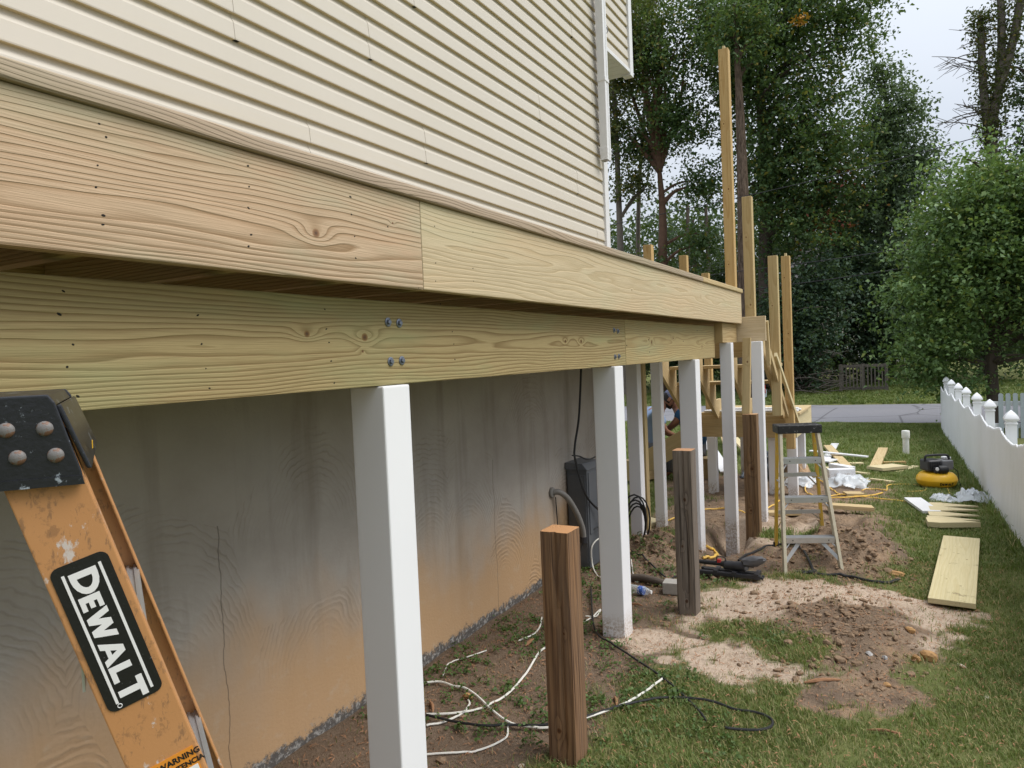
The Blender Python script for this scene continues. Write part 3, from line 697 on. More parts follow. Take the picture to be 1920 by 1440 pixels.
board('stair_brace', (-1.262, 7.85, 1.75), (-1.25, 8.9, 1.0), .07, .03, (1,0,0), MAT['lumber'], stair)
# ------------------------------------------------------------------ landing
land = thing('landing', 'low wooden landing frame at the foot of the stair with stacked rim boards', 'landing', (-1.75, 9.7, 0))
for zz in (.775, .908):
    board('rim_board', (-2.30, 9.1, zz), (-1.20, 9.1, zz), .131, .04, (0,-1,0), MAT['lumber'], land)
    board('rim_board', (-1.20, 9.125, zz), (-1.20, 10.6, zz), .131, .04, (1,0,0), MAT['lumber_pale'], land)
    board('rim_board', (-2.30, 10.6, zz), (-1.18, 10.6, zz), .131, .04, (0,1,0), MAT['lumber'], land)
    board('rim_board', (-2.32, 9.1, zz), (-2.32, 10.6, zz), .131, .04, (1,0,0), MAT['lumber'], land)
for i in range(8):
    board('deck_board', (-2.32, 9.18+i*.147, .995), (-1.14, 9.18+i*.147, .995), .14, .03, (0,0,1), MAT['lumber'], land)
post4('rail_post', -1.226, 8.95, .60, 2.85, 'post_wood', land, w=.093, tip=True)
for (x0, y0, w_) in ((-2.235, 9.05, .11), (-1.30, 9.13, .11), (-1.52, 9.16, .11), (-1.66, 9.2, .07), (-1.36, 10.4, .11), (-2.1, 10.4, .11)):
    mt = 'vinyl_white' if w_ > .1 else 'post_wood_pale'
    MB().box(x0, x0+w_, y0, y0+w_, -.12, .708).build('post_sleeve' if w_ > .1 else 'temporary_prop', MAT[mt], land, bevel=.006)
# white trim boards laid on the landing
wt = [((-2.28, 9.20, 1.026), (-1.17, 9.22, 1.026), .14), ((-2.05, 9.36, 1.026), (-1.16, 9.40, 1.026), .12), ((-2.2, 9.30, 1.046), (-1.18, 9.33, 1.046), .10)]
for i, (a, b, w_) in enumerate(wt):
    o = board('trim_board', a, b, w_, .018, (0,0,1), MAT['trim_white'])
    tag(o, ['long white trim board lying along the front edge of the wooden landing', 'short white trim board lying on the back of the wooden landing', 'narrow white trim board stacked on top of the others on the landing'][i], 'board')
# short lumber leaning left of the landing
sb = board('stair_side_board', (-3.05, 8.9, .36), (-2.44, 8.9, .70), .26, .04, (0,-1,0), MAT['lumber'])
tag(sb, 'wide board sloping up beside the seated worker behind the white posts', 'board')
sb = board('stair_side_board', (-2.66, 9.05, .24), (-2.38, 9.05, .24), .24, .04, (0,-1,0), MAT['lumber'])
tag(sb, 'short wide offcut board standing on edge below the sloping board', 'board')
# ------------------------------------------------------------------ old cut-off posts
def old_post(x0, y0, w_, zt, mat, label, lean=(0,0)):
    p0 = Vector((x0+w_/2, y0+w_/2, -.15)); p1 = Vector((x0+w_/2+lean[0], y0+w_/2+lean[1], zt))
    L = (p1-p0).length; mb = MB(); n = 14; sec = 16
    rr = random.Random(int(w_*1e4+zt*100)); ph = [rr.uniform(0,6) for _ in range(6)]
    pts = []
    for i in range(n+1):
        x = L*i/n
        for k_ in range(4*8):
            side, t = divmod(k_, 8); t = t/8*2-1; h = w_/2
            a = [( t,-1),(1, t),(-t,1),(-1,-t)][side]
            r_ = 1+.010*math.sin(x*7+ph[side])+.008*math.sin(t*9+ph[4])+(-.03 if abs(t) > .95 else 0)
            chk = -.010 if (side == 2 and abs(t-.1-.04*math.sin(3*x)) < .13 and x > .25) else 0
            y_, z_ = a[0]*h*r_, a[1]*h*r_
            if side == 2: z_ += chk
            pts.append((x, y_, z_))
    mb.v = pts; m_ = 32
    for i in range(n):
        for k_ in range(m_): mb.f.append((i*m_+k_, i*m_+(k_+1)%m_, (i+1)*m_+(k_+1)%m_, (i+1)*m_+k_))
    mb.f.append(tuple(range(m_-1,-1,-1))); mb.f.append(tuple(n*m_+q for q in range(m_)))
    o = mb.build('old_post', MAT[mat], None, M=frame(p0, p1-p0, (0,-1,0)))
    return tag(o, label, 'post', None)
old_post(-1.437, 2.80, .134, 1.035, 'old_post_a', 'reddish-brown weathered post stub with raw orange sawn top, cracked down its face')
old_post(-1.425, 4.80, .130, 1.125, 'old_post_b', 'grey weathered post stub with several knots beside the black power tool')
old_post(-1.40, 7.06, .130, 1.17, 'old_post_c', 'brown weathered post stub with two dark knots behind the yellow stepladder')
board('prop_stick', (-1.375, 7.125, 1.17), (-1.36, 7.20, 1.90), .075, .04, (0,-1,0), MAT['post_wood_pale'])
tag(bpy.data.objects['prop_stick'], 'slim timber prop standing on the brown post stub under the header', 'prop')
# ------------------------------------------------------------------ orange ladder
LA = math.radians(32); UA = Vector((-math.cos(LA), math.sin(LA), 0)); WA = Vector((math.sin(LA), math.cos(LA), 0))
lad = thing('step_ladder', 'large orange fibreglass stepladder with black top cap, close to the deck beam', 'ladder', UA*1.2+WA*.2)
def LP(u, w_, z): return UA*u+WA*w_+Vector((0,0,z))
def railw(z): return -.116+(1.684-z)*.2905
def rail(u, sgn, name='front_rail'):
    """channel rail: web towards -sgn*u outside, flanges inward"""
    mb = MB(); t = .004; fl = .032; W_ = .0825
    z0, z1 = .02, 1.74
    for (za, zb) in ((z0, z1),):
        def L(z): return railw(z)
        for (wa, wb, ua, ub) in ((0, W_, 0, t), (0, t, t, fl), (W_-t, W_, t, fl)):
            a = [LP(u+sgn*ua, L(za)+wa, za), LP(u+sgn*ua, L(za)+wb, za), LP(u+sgn*ub, L(za)+wb, za), LP(u+sgn*ub, L(za)+wa, za)]
            b = [LP(u+sgn*ua, L(zb)+wa, zb), LP(u+sgn*ua, L(zb)+wb, zb), LP(u+sgn*ub, L(zb)+wb, zb), LP(u+sgn*ub, L(zb)+wa, zb)]
            mb.hexa(a, b)
    o = mb.build(name, MAT['fibreglass_orange'], lad, bevel=.003)
    ft = MB().hexa([LP(u-sgn*.004, railw(0)-.005, 0), LP(u-sgn*.004, railw(0)+W_+.005, 0), LP(u+sgn*.04, railw(0)+W_+.005, 0), LP(u+sgn*.04, railw(0)-.005, 0)],
                   [LP(u-sgn*.004, railw(.05)-.005, .05), LP(u-sgn*.004, railw(.05)+W_+.005, .05), LP(u+sgn*.04, railw(.05)+W_+.005, .05), LP(u+sgn*.04, railw(.05)-.005, .05)])
    ft.build('rubber_foot', MAT['black_rubber'], o)
    return o
near_rail = rail(1.0, 1); far_rail = rail(1.385, -1)
for zt in (1.475, 1.20, .925, .65, .375, .12):
    mb = MB(); wl = railw(zt)+.006; wr = railw(zt)+.0805; nrib = 7
    mb.box(0, .372, wl, wr, -.006, 0)
    mb.box(0, .372, wr-.003, wr, -.055, -.0061); mb.box(0, .372, wl, wl+.003, -.055, -.0061)
    for q in range(nrib): 
        c_ = wl+.006+q*(wr-wl-.012)/(nrib-1); mb.box(0, .372, c_-.0022, c_+.0022, .0002, .003)
    mb.v = [tuple(LP(1.0065+a, b, zt+c)) for a, b, c in mb.v]
    mb.build('step', MAT['aluminium'], lad)
# rear rails
for u in (1.03, 1.345):
    a = lambda z: -.16-(1.70-z)*.33
    mb = MB().hexa([LP(u, a(0)-.02, 0), LP(u, a(0)+.02, 0), LP(u+.02, a(0)+.02, 0), LP(u+.02, a(0)-.02, 0)],
                   [LP(u, a(1.72)-.02, 1.72), LP(u, a(1.72)+.02, 1.72), LP(u+.02, a(1.72)+.02, 1.72), LP(u+.02, a(1.72)-.02, 1.72)])
    mb.build('rear_rail', MAT['fibreglass_orange'], lad)
for zt in (1.3, .9, .5, .15):
    a = -.16-(1.70-zt)*.33; MB().tube([LP(1.052, a, zt), LP(1.343, a, zt)], .011, 8).build('rear_brace', MAT['aluminium'], lad)
# top cap: black pressed cover folded over both rails
cap = MB()
for (u0, u1) in ((.9915, .9985), (1.3865, 1.3935)):
    poly = [(-.262, 1.68), (-.0335, 1.676), (-.0355, 1.69), (-.0575, 1.772), (-.064, 1.7815), (-.262, 1.7815)]
    cap.prism([LP(u0, a, b) for a, b in poly], UA*(u1-u0))
cap.hexa([LP(.9986, -.262, 1.767), LP(.9986, -.058, 1.767), LP(1.3864, -.058, 1.767), LP(1.3864, -.262, 1.767)],
         [LP(.9986, -.262, 1.781), LP(.9986, -.066, 1.781), LP(1.3864, -.066, 1.781), LP(1.3864, -.262, 1.781)])
cap.hexa([LP(.9986, -.030, 1.690), LP(.9986, -.024, 1.690), LP(1.3864, -.024, 1.690), LP(1.3864, -.030, 1.690)],
         [LP(.9986, -.058, 1.767), LP(.9986, -.052, 1.770), LP(1.3864, -.052, 1.770), LP(1.3864, -.058, 1.767)])
capo = cap.build('top_cap', MAT['cap_black'], lad, bevel=.003, seg=3)
MB().hexa([LP(.9885, -.262, 1.6775), LP(.9885, -.0325, 1.6735), LP(.9914, -.0325, 1.6735), LP(.9914, -.262, 1.6775)],
          [LP(.9885, -.262, 1.688), LP(.9885, -.0355, 1.684), LP(.9914, -.0355, 1.684), LP(.9914, -.262, 1.688)]).build('cap_lip', MAT['cap_black'], capo)
for (a, b) in ((-.106, 1.743), (-.069, 1.742), (-.097, 1.711), (-.060, 1.710), (-.15, 1.742), (-.20, 1.742)):
    M = frame(LP(.9914, a, b), WA, -UA)
    MB().lathe([(.0088,0), (.0086,.0012), (.0068,.003), (.003,.0042), (.0005,.0045)], 18).build('rivet', MAT['rivet_metal'], capo, smooth=True, M=M)
MB().box(0, .018, 0, .010, 0, .0008).build('warning_sticker', MAT['tank_yellow'], capo, M=frame(LP(1.10, -.0255, 1.705), UA, WA))
# label on the near rail; label axes: along the rail and across it
al = Vector((WA.x*.2905, WA.y*.2905, -1)).normalized()       # down the rail
acr = (-UA).cross(al).normalized()                            # across (towards the left edge when reading down)
lc = LP(.9995, (railw(1.4895)+.041)-.0005, 1.4895)
LM = frame(lc, al, -UA)
def rrect(hx, hy, r, n=5):
    pts = []
    for cx_, cy_, a0 in ((hx-r, hy-r, 0), (-hx+r, hy-r, 90), (-hx+r, -hy+r, 180), (hx-r, -hy+r, 270)):
        for q in range(n+1):
            a = math.radians(a0+90*q/n); pts.append((cx_+r*math.cos(a), cy_+r*math.sin(a)))
    return pts
lab = MB().prism([(a, b, 0) for a, b in rrect(.0965, .0315, .010)], (0,0,.0007)).build('label', MAT['sticker_black'], near_rail, M=LM)
tag(lab, 'black rounded sticker lettered DEWALT between two white lines')
def bar(mb, x0, y0, x1, y1, z): mb.hexa([(x0,y0,.0007),(x1,y0,.0007),(x1,y1,.0007),(x0,y1,.0007)], [(x0,y0,z),(x1,y0,z),(x1,y1,z),(x0,y1,z)])
def slant(mb, xa, xb, wd, y0, y1, z): mb.hexa([(xa,y0,.0007),(xa+wd,y0,.0007),(xb+wd,y1,.0007),(xb,y1,.0007)], [(xa,y0,z),(xa+wd,y0,z),(xb+wd,y1,z),(xb,y1,z)])
def letters(txt, x, h, y0, z0, sp=.006):
    """heavy block lettering; returns list of (letter, MB)"""
    out = []; zi = z0
    for q, (ch, w_, hh) in enumerate(txt):
        mb = MB(); H = h*hh; st = h*.27; yb = y0; z = zi+.00004*q
        if ch == 'D':
            bar(mb, x, yb, x+st, yb+H, z); n = 10; cx_ = x+st; rx = w_-st
            for i in range(n):
                a0 = -math.pi/2+math.pi*i/n; a1 = -math.pi/2+math.pi*(i+1)/n
                o0 = (cx_+rx*math.cos(a0), yb+H/2+H/2*math.sin(a0)); o1 = (cx_+rx*math.cos(a1), yb+H/2+H/2*math.sin(a1))
                i0 = (cx_+(rx-st)*math.cos(a0), yb+H/2+(H/2-st*.85)*math.sin(a0)); i1 = (cx_+(rx-st)*math.cos(a1), yb+H/2+(H/2-st*.85)*math.sin(a1))
                mb.hexa([(*i0,.0007),(*o0,.0007),(*o1,.0007),(*i1,.0007)], [(*i0,z),(*o0,z),(*o1,z),(*i1,z)])
        elif ch == 'E':
            bar(mb, x, yb, x+st, yb+H, z)
            for f in (0, .5, 1): bar(mb, x+st, yb+(H-H*.23)*f, x+w_*(.9 if f == .5 else 1), yb+(H-H*.23)*f+H*.23, z)
        elif ch == 'W':
            sw = st*.95; q4 = (w_-sw)/4
            slant(mb, x+q4, x, sw, yb, yb+H, z); slant(mb, x+q4, x+2*q4, sw, yb, yb+H*.98, z+.00002)
            slant(mb, x+3*q4, x+2*q4, sw, yb, yb+H*.98, z+.00004); slant(mb, x+3*q4, x+4*q4, sw, yb, yb+H, z+.00006)
        elif ch == 'A':
            sw = st; c_ = (w_-sw)/2
            slant(mb, x, x+c_, sw, yb, yb+H, z); slant(mb, x+2*c_, x+c_, sw, yb, yb+H, z+.00002); bar(mb, x+c_*.5, yb+H*.2, x+1.5*c_+sw, yb+H*.40, z+.00004)
        elif ch == 'L':
            bar(mb, x, yb, x+st, yb+H, z); bar(mb, x+st, yb, x+w_, yb+H*.25, z)
        elif ch == 'T':
            bar(mb, x, yb+H*.76, x+w_, yb+H, z); bar(mb, x+w_/2-st/2, yb, x+w_/2+st/2, yb+H*.76, z)
        out.append((ch, mb)); x += w_+sp
    return out
ht = .0300
# read with the head of the letters towards the right edge of the rail
seq = [('D',.030,1),('E',.019,.80),('W',.042,.80+.2),('A',.034,.80+.2),('L',.021,1),('T',.026,1)]
seq = [('D',.030,1),('E',.018,.78),('W',.040,.82),('A',.032,.82),('L',.021,.82),('T',.027,1.0)]
for ch, mb in letters(seq, -.083, ht, -.0150, .0012, .0015): mb.build('letter', MAT['label_white'], lab, M=LM)
for yb in (-.0215, .0185):
    mb = MB(); bar(mb, -.085, yb, .088, yb+.0032, .0012); mb.build('label_line', MAT['label_white'], lab, M=LM)
MB().tube([(.0915+.0024*math.cos(a*.5236), -.0185+.0024*math.sin(a*.5236), .0009) for a in range(13)], .0005, 5).build('registered_mark', MAT['label_white'], lab, M=LM)
# warning sticker lower on the rail
def textmesh(s, size, bold=0.0):
    cu = bpy.data.curves.new('txt', 'FONT'); cu.body = s; cu.size = size; cu.offset = bold; cu.extrude = .0002
    to = bpy.data.objects.new('txt', cu); COL.objects.link(to)
    dg = bpy.context.evaluated_depsgraph_get(); me = bpy.data.meshes.new_from_object(to.evaluated_get(dg)); bpy.data.objects.remove(to); return me
zc = 1.285
wc = LP(.9995, railw(zc)+.041, zc)
# text runs across the rail: x axis = perpendicular to the rail pointing right
WM = frame(wc, -acr if (-acr).dot(WA) > 0 else acr, -UA)
ws = MB().box(-.035, .035, -.045, .030, 0, .0006).build('warning_label', MAT['label_orange'], near_rail, M=WM)
tag(ws, 'orange warning sticker lettered WARNING ADVERTENCIA')
MB().box(-.020, .033, -.043, .0045, .0006, .0009).build('label_panel', MAT['label_white'], ws, M=WM)
for s_, x_, y_, sz in (('WARNING', -.010, .0185, .0105), ('ADVERTENCIA', -.0205, .0075, .0095)):
    o = link('lettering', textmesh(s_, sz, .0003), MAT['label_ink'], ws, WM @ Matrix.Translation((x_, y_, .0009)))
for q in range(5):
    MB().box(-.017, .028-.004*(q % 2), -.006-.008*q, -.004-.008*q, .0009, .0011).build('text_line', MAT['label_ink'], ws, M=WM)
MB().prism([(-.030,.008,.0006),(-.0225,.008,.0006),(-.026,.020,.0006)], (0,0,.0003)).build('warning_triangle', MAT['label_ink'], ws, M=WM)
# ------------------------------------------------------------------ small yellow stepladder
sl_ = thing('step_ladder', 'small yellow stepladder with black top and aluminium treads standing on the dirt', 'ladder', (-.75, 6.4, 0))
FL = Vector((-.888, 5.948, gz(-.888,5.948)-.01)); FR = Vector((-.490, 6.110, gz(-.49,6.11)-.03)); FL.z = min(FL.z, .02); FR.z = min(FR.z, .02)
across = (FR-FL); across.z = 0; across.normalize(); back = Vector((-across.y, across.x, 0))
TL = Vector((-.955, 6.36, 1.10)); TR = TL+across*.295
BL = Vector((-1.085, 6.80, .0)); BR = BL+across*.41; BR.z = .10
FL2 = FL
def railbar(name, a, b, w_, t, mat, parent, wdir=back):
    return board(name, a, b, w_, t, across, MAT[mat], parent, bevel=.003)
railbar('front_rail', FL, TL, .062, .024, 'fibreglass_worn', sl_); railbar('front_rail', FR, TR, .062, .024, 'fibreglass_worn', sl_)
bt = back*.10
r1 = railbar('rear_rail', BL, TL+bt, .040, .024, 'fibreglass_yellow', sl_); r2 = railbar('rear_rail', BR, TR+bt, .040, .024, 'fibreglass_yellow', sl_)
for rl, p in ((r1, BL), (r2, BR)): MB().box(p.x-.022, p.x+.022, p.y-.022, p.y+.022, p.z-.02, p.z+.035).build('rubber_foot', MAT['black_rubber'], rl, bevel=.005)
for f in (.26, .53, .80):
    a = FL.lerp(TL, f); b = FR.lerp(TR, f); b.z = a.z
    mb = MB(); L_ = (b-a).length
    mb.box(.012, L_-.012, -.035, .045, -.006, 0)
    mb.box(.012, L_-.012, -.038, -.0352, -.045, -.001)
    for q in range(5): mb.box(.012, L_-.012, -.03+q*.015, -.026+q*.015, .0002, .0025)
    tr = mb.build('tread', MAT['aluminium'], sl_, M=frame(a, b-a, (0,0,1)))
    for xx in (.06, L_-.06): MB().cyl((xx, -.0405, -.022), (xx, -.0382, -.022), .005, n=8).build('rivet', MAT['black_plastic'], tr, M=frame(a, b-a, (0,0,1)))
    for s_, p, q in ((1, a, FL.lerp(TL, f-.085)), (-1, b, FR.lerp(TR, f-.085))):
        MB().tube([p+across*s_*.075+Vector((0,0,-.012)), q+across*s_*.008], .006, 6).build('brace', MAT['aluminium'], sl_)
for s_, p, t_ in ((1, FL, FL.lerp(TL, .26)), (-1, FR, FR.lerp(TR, .26))):
    board('brace', p.lerp(TL if s_ == 1 else TR, .09)-back*.01, t_+across*s_*.12+Vector((0,0,-.045)), .028, .006, back, MAT['aluminium'], sl_, bevel=0)
for f in (.30, .62):
    a = BL.lerp(TL+bt, f); b = BR.lerp(TR+bt, f); b.z = a.z
    board('rear_bar', a, b, .034, .008, back, MAT['aluminium'], sl_, bevel=0)
    for s_, p in ((1, a), (-1, b)): MB().tube([p+across*s_*.09, (BL if s_ == 1 else BR).lerp((TL if s_ == 1 else TR)+bt, f-.16)], .006, 6).build('brace', MAT['aluminium'], sl_)
MB().tube([FL.lerp(TL, .62)+back*.02, BL.lerp(TL+bt, .58)], .006, 6).build('spreader', MAT['aluminium'], sl_)
MB().tube([FR.lerp(TR, .62)+back*.02, BR.lerp(TR+bt, .55)], .006, 6).build('spreader', MAT['aluminium'], sl_)
M = frame(TL-across*.03+Vector((0,0,.008)), across, (0,0,1))
cp = MB().box(0, .355, -.05, .14, -.035, .035).build('top_cap', MAT['step_cap_black'], sl_, bevel=.008, seg=3, M=M)
for xx in (.09, .25): MB().cyl((xx, .03, .0352), (xx, .03, .037), .018, n=16).build('tool_recess', MAT['black_hole'], cp, M=M)
# ------------------------------------------------------------------ air compressor
cp_ = Vector((.275, 10.15, gz(.275, 10.15)))
comp = thing('air_compressor', 'yellow pancake air compressor with black motor housing standing on the grass', 'compressor', cp_)
CM = Matrix.Translation(cp_) @ Matrix.Rotation(PSI, 4, 'Z')     # local -y faces the lettered side
R_ = .222
prof_t = [(.02,.018),(.12,.020),(.185,.032),(.213,.062),(R_,.098),(R_+.002,.104),(R_+.002,.110),(R_,.116),(.213,.150),(.18,.186),(.11,.205),(.02,.208)]
tank = MB().lathe(prof_t, 36).build('tank', MAT['tank_yellow'], comp, smooth=True, M=CM)
dt = letters([('D',.030,1),('E',.019,.8),('W',.038,.85),('A',.03,.85),('L',.02,.85),('T',.025,1)], -.085, .032, .045, .0012, .0015)
for ch, mb in dt:
    vv = []
    for x_, y_, z_ in mb.v:
        a = x_/R_*.98-math.pi/2; rr = R_-.009+z_ if y_ < .055 else R_-.004+z_
        hz = y_+.018; rad = np.interp(hz, [.032,.062,.098], [.185,.213,R_])+z_*2
        vv.append((rad*math.cos(a), rad*math.sin(a), hz))
    mb.v = vv; mb.build('letter', MAT['label_ink'], tank, M=CM)
for a in (.8, 2.35, 3.9, 5.5):
    MB().cyl((.15*math.cos(a), .15*math.sin(a), 0), (.15*math.cos(a), .15*math.sin(a), .04), .02, n=10).build('rubber_foot', MAT['black_rubber'], comp, M=CM)
mot = MB().box(-.155, .02, -.10, .10, .215, .355).build('motor_housing', MAT['black_plastic'], comp, bevel=.03, seg=3, M=CM)
for q in range(6): MB().box(-.135+q*.022, -.127+q*.022, -.1035, -.1005, .25, .33).build('vent', MAT['black_hole'], mot, M=CM)
MB().box(.02, .165, -.085, .085, .225, .345).build('pump_housing', MAT['grey_plastic'], comp, bevel=.02, seg=3, M=CM)
MB().lathe([(.012,-.05),(.045,-.05),(.05,-.03),(.05,.03),(.045,.05),(.012,.05)], 18, M=Matrix.Rotation(math.pi/2, 3, 'Y')).build('control_panel', MAT['black_rubber'], comp, smooth=True, M=CM @ Matrix.Translation((-.005,-.135,.245)))
MB().box(-.10, .07, -.15, -.09, .205, .275).build('gauge_console', MAT['black_plastic'], comp, bevel=.018, seg=3, M=CM)
MB().box(.10, .175, -.02, .08, .345, .375).build('air_filter', MAT['trim_white'], comp, bevel=.012, M=CM)
hd = MB().tube(spline([(-.15,-.02,.33),(-.14,-.02,.395),(-.08,-.02,.405),(.06,-.02,.405),(.13,-.02,.39),(.15,-.02,.32)], 5), .014, 8).build('handle', MAT['black_rubber'], comp, smooth=True, M=CM)
for s_ in (-1, 1): MB().lathe([(.004,0),(.02,0),(.022,.006),(.02,.012),(.004,.012)], 14).build('gauge', MAT['label_white'], comp, M=CM @ Matrix.Translation((-.03+.05*s_, -.15, .255)) @ Matrix.Rotation(math.pi/2, 4, 'X'))
MB().tube(spline([(.15,-.08,.26),(.20,-.1,.20),(.22,-.08,.1),(.24,-.1,.02)], 5), .005, 6).build('power_cord', MAT['black_rubber'], comp, M=CM)
# ------------------------------------------------------------------ picket fence
fence = thing('picket_fence', 'white scalloped picket fence with pointed post caps beside the lawn', 'fence', (.72, 11.5, 0))
def fx(y): return .86-.0302*(y-7.6)
caps = [4.4, 5.85, 7.25, 8.66, 10.22, 11.49, 12.85, 14.09, 15.40, 16.55]
pk = {}
yq = 4.4
fdir = Vector((-.0302, 1, 0)).normalized(); fn = Vector((-1, -.0302, 0)).normalized()
while yq < 16.5:
    for a, b in zip(caps[:-1], caps[1:]):
        if a <= yq < b: t = (yq-a)/(b-a)
    zt = .905-.075*math.sin(math.pi*t)
    key = round(zt, 2)
    if key not in pk:
        hh = key+.10
        pk[key] = MB().prism([(-.036,0,0),(.036,0,0),(.036,0,hh-.022),(.018,0,hh),(-.018,0,hh),(-.036,0,hh-.022)], (0,.016,0)).mesh('picket', bevel=.002, seg=1)
    link('picket', pk[key], MAT['fence_vinyl'], fence, frame((fx(yq)-.03, yq, gz(fx(yq), yq)-.10), fdir, (0,0,1)))
    yq += .0795
for zz in (.22, .66):
    for a, b in zip(caps[:-1], caps[1:]):
        board('fence_rail', (fx(a)+.015, a, zz), (fx(b)+.015, b, zz), .085, .038, (1,0,0), MAT['fence_vinyl'], fence)
for yq in caps:
    xq = fx(yq)+.058
    p = MB().box(xq-.045, xq+.045, yq-.045, yq+.045, -.2, .935).build('fence_post', MAT['fence_vinyl'], fence, bevel=.004)
    cpz = .932
    mb = MB()
    for zz, r_ in ((0,.052),(.012,.052),(.016,.044),(.035,.044),(.042,.062),(.058,.064),(.085,.052),(.11,.034),(.13,.014),(.140,.003)):
        mb.v += [(xq-r_, yq-r_, cpz+zz), (xq+r_, yq-r_, cpz+zz), (xq+r_, yq+r_, cpz+zz), (xq-r_, yq+r_, cpz+zz)]
    for i in range(9):
        for q in range(4): mb.f.append((i*4+q, i*4+(q+1) % 4, (i+1)*4+(q+1) % 4, (i+1)*4+q))
    mb.f.append((36,37,38,39)); mb.build('post_cap', MAT['fence_vinyl'], p, bevel=.004, seg=2, smooth=True)
# fence returning to the right at the far end, and a second fence beyond the lawn tree
f2 = thing('picket_fence', 'white picket fence running behind the leafy lawn tree toward the road', 'fence', (2.2, 14.6, 0))
pm = MB().prism([(-.036,0,0),(.036,0,0),(.036,0,.83),(.018,0,.85),(-.018,0,.85),(-.036,0,.83)], (0,.016,0)).mesh('picket')
for q in range(46):
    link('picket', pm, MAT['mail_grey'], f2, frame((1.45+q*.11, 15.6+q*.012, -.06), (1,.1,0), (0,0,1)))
for zz in (.2, .6): board('fence_rail', (1.1, 15.63, zz), (6.2, 16.2, zz), .085, .038, (0,1,0), MAT['fence_vinyl'], f2)
# ------------------------------------------------------------------ loose boards and site litter
def flatboard(name, quad, t, mat, label, cat='board', group=None, lift=.012, tilt=None):
    """board lying on the ground: quad = (end A left, end A right, end B) picked on the ground"""
    a, b, c = [gp(*q) for q in quad]
    ctrA = (a+b)/2; w_ = (b-a).length; d = c-ctrA; d.z = 0
    zc = max(ctrA.z, c.z, gz((ctrA.x+c.x)/2, (ctrA.y+c.y)/2))+lift+t/2
    o = board(name, (ctrA.x, ctrA.y, zc), (c.x, c.y, zc+(tilt or 0)), w_, t, (0,0,1), MAT[mat], None, bevel=.003)
    return tag(o, label, cat, group)
def gboard(name, u0, v0, u1, v1, w_, t, mat, label, z0=.0, z1=.0, group=None, roll=0.0):
    a = gp(u0, v0); b = gp(u1, v1); a.z += t/2+z0; b.z += t/2+z1
    d = (b-a).normalized(); side = Vector((0,0,1)).cross(d); n = Vector((0,0,1))*math.cos(roll)+side*math.sin(roll)
    return tag(board(name, a, b, w_, t, n, MAT[mat], None, bevel=.002), label, 'board', group)
flatboard('plank', ((1742,1132),(1828,1152),(1803,1020)), .036, 'board_pale', 'wide pale plank with muddy spots lying alone on the lawn', lift=.02)
flatboard('trim_board', ((1733,968),(1762,966),(1711,942)), .03, 'trim_white', 'short white trim board lying by the pointed stakes on the grass', lift=.02)
# five pointed stakes in a row
s0 = gp(1738, 988)
for i in range(5):
    base = s0+Vector((.012*i, .235*i, 0)); w_ = .145
    if i == 4: base.x -= 0
    L = .30; t = .016 if i else .05
    mb = MB().prism([(0,-.10,0),(L-.20,-.11,0),(L+.14,.0,0),(L-.20,.11,0),(0,.10,0)], (0,0,t))
    z = gz(base.x+.15, base.y)+.030
    o = mb.build('wooden_stake', MAT['lumber_pale'], None, bevel=.002, M=frame((base.x, base.y, z), (1,.06,0), (0,0,1)))
    tag(o, ['thick pointed stake offcut with a brown edge, frontmost in its row on the grass', 'pointed stake offcut second in the row from the thick one', 'pointed stake offcut in the middle of the row on the grass', 'pointed stake offcut fourth in the row from the thick one', 'pointed stake offcut half covered by the short white trim board'][i], 'stake', 'pointed stakes laid in a row')
# scrap heap behind the ladder
gboard('trim_board', 1519,858,1627,865, .09,.02, 'trim_white', 'long white trim board lying across the scrap lumber heap', .10,.06)
gboard('trim_board', 1548,866,1566,835, .12,.02, 'trim_white', 'white trim board pointing to the road under the scrap heap', .02,.02)
gboard('plank', 1552,843,1592,885, .13,.04, 'lumber', 'tan plank crossing under the long white trim board', .04,.02)
gboard('plank', 1556,873,1618,872, .11,.038, 'lumber_pale', 'tan offcut lying at the right end of the scrap heap', .0,.0)
gboard('plank', 1548,880,1584,888, .10,.038, 'lumber_pale', 'short tan offcut beneath the crossing plank in the scrap heap', .0,.0)
gboard('trim_board', 1545,873,1562,868, .16,.02, 'trim_white', 'short white offcut in the middle of the scrap heap', .05,.05)
gboard('plank', 1588,886,1628,891, .09,.03, 'lumber_pale', 'thin pale strip lying in front of the scrap heap', .0,.0)
gboard('plank', 1640,880,1656,847, .14,.04, 'lumber', 'tan plank pointing toward the white pipe on the lawn', .0,.03)
gboard('plank', 1640,886,1688,879, .26,.04, 'lumber_pale', 'wide pale board end lying below the tan plank on the lawn', .04,.02)
gboard('plank', 1657,872,1698,871, .05,.05, 'post_wood', 'narrow orange stick lying behind the wide pale board', .0,.0)
gboard('plank', 1678,887,1718,876, .10,.02, 'lumber_pale', 'thin pale board reaching from the wide board toward the compressor', .0,.0)
gboard('plank', 1625,902,1670,906, .06,.03, 'lumber_pale', 'pale splintered lath on the lawn in front of the plank heap', .0,.0)
gboard('plank', 1632,904,1680,905, .05,.02, 'lumber_pale', 'second pale lath crossing the splintered one', .03,.0)
gboard('plank', 1584,931,1617,929, .15,.035, 'lumber', 'short tan board lying on the dirt by the yellow hose', .0,.0)
gboard('plank', 1440,964,1500,970, .13,.036, 'lumber', 'tan board lying on bare dirt left of the stepladder', .0,.0)
gboard('plank', 1550,962,1637,966, .14,.04, 'lumber', 'tan board bridging the dirt mound right of the stepladder', .06,.05)
gboard('plank', 1210,985,1232,978, .16,.036, 'lumber_pale', 'small pale board under the timber prop by the house', .0,.0)
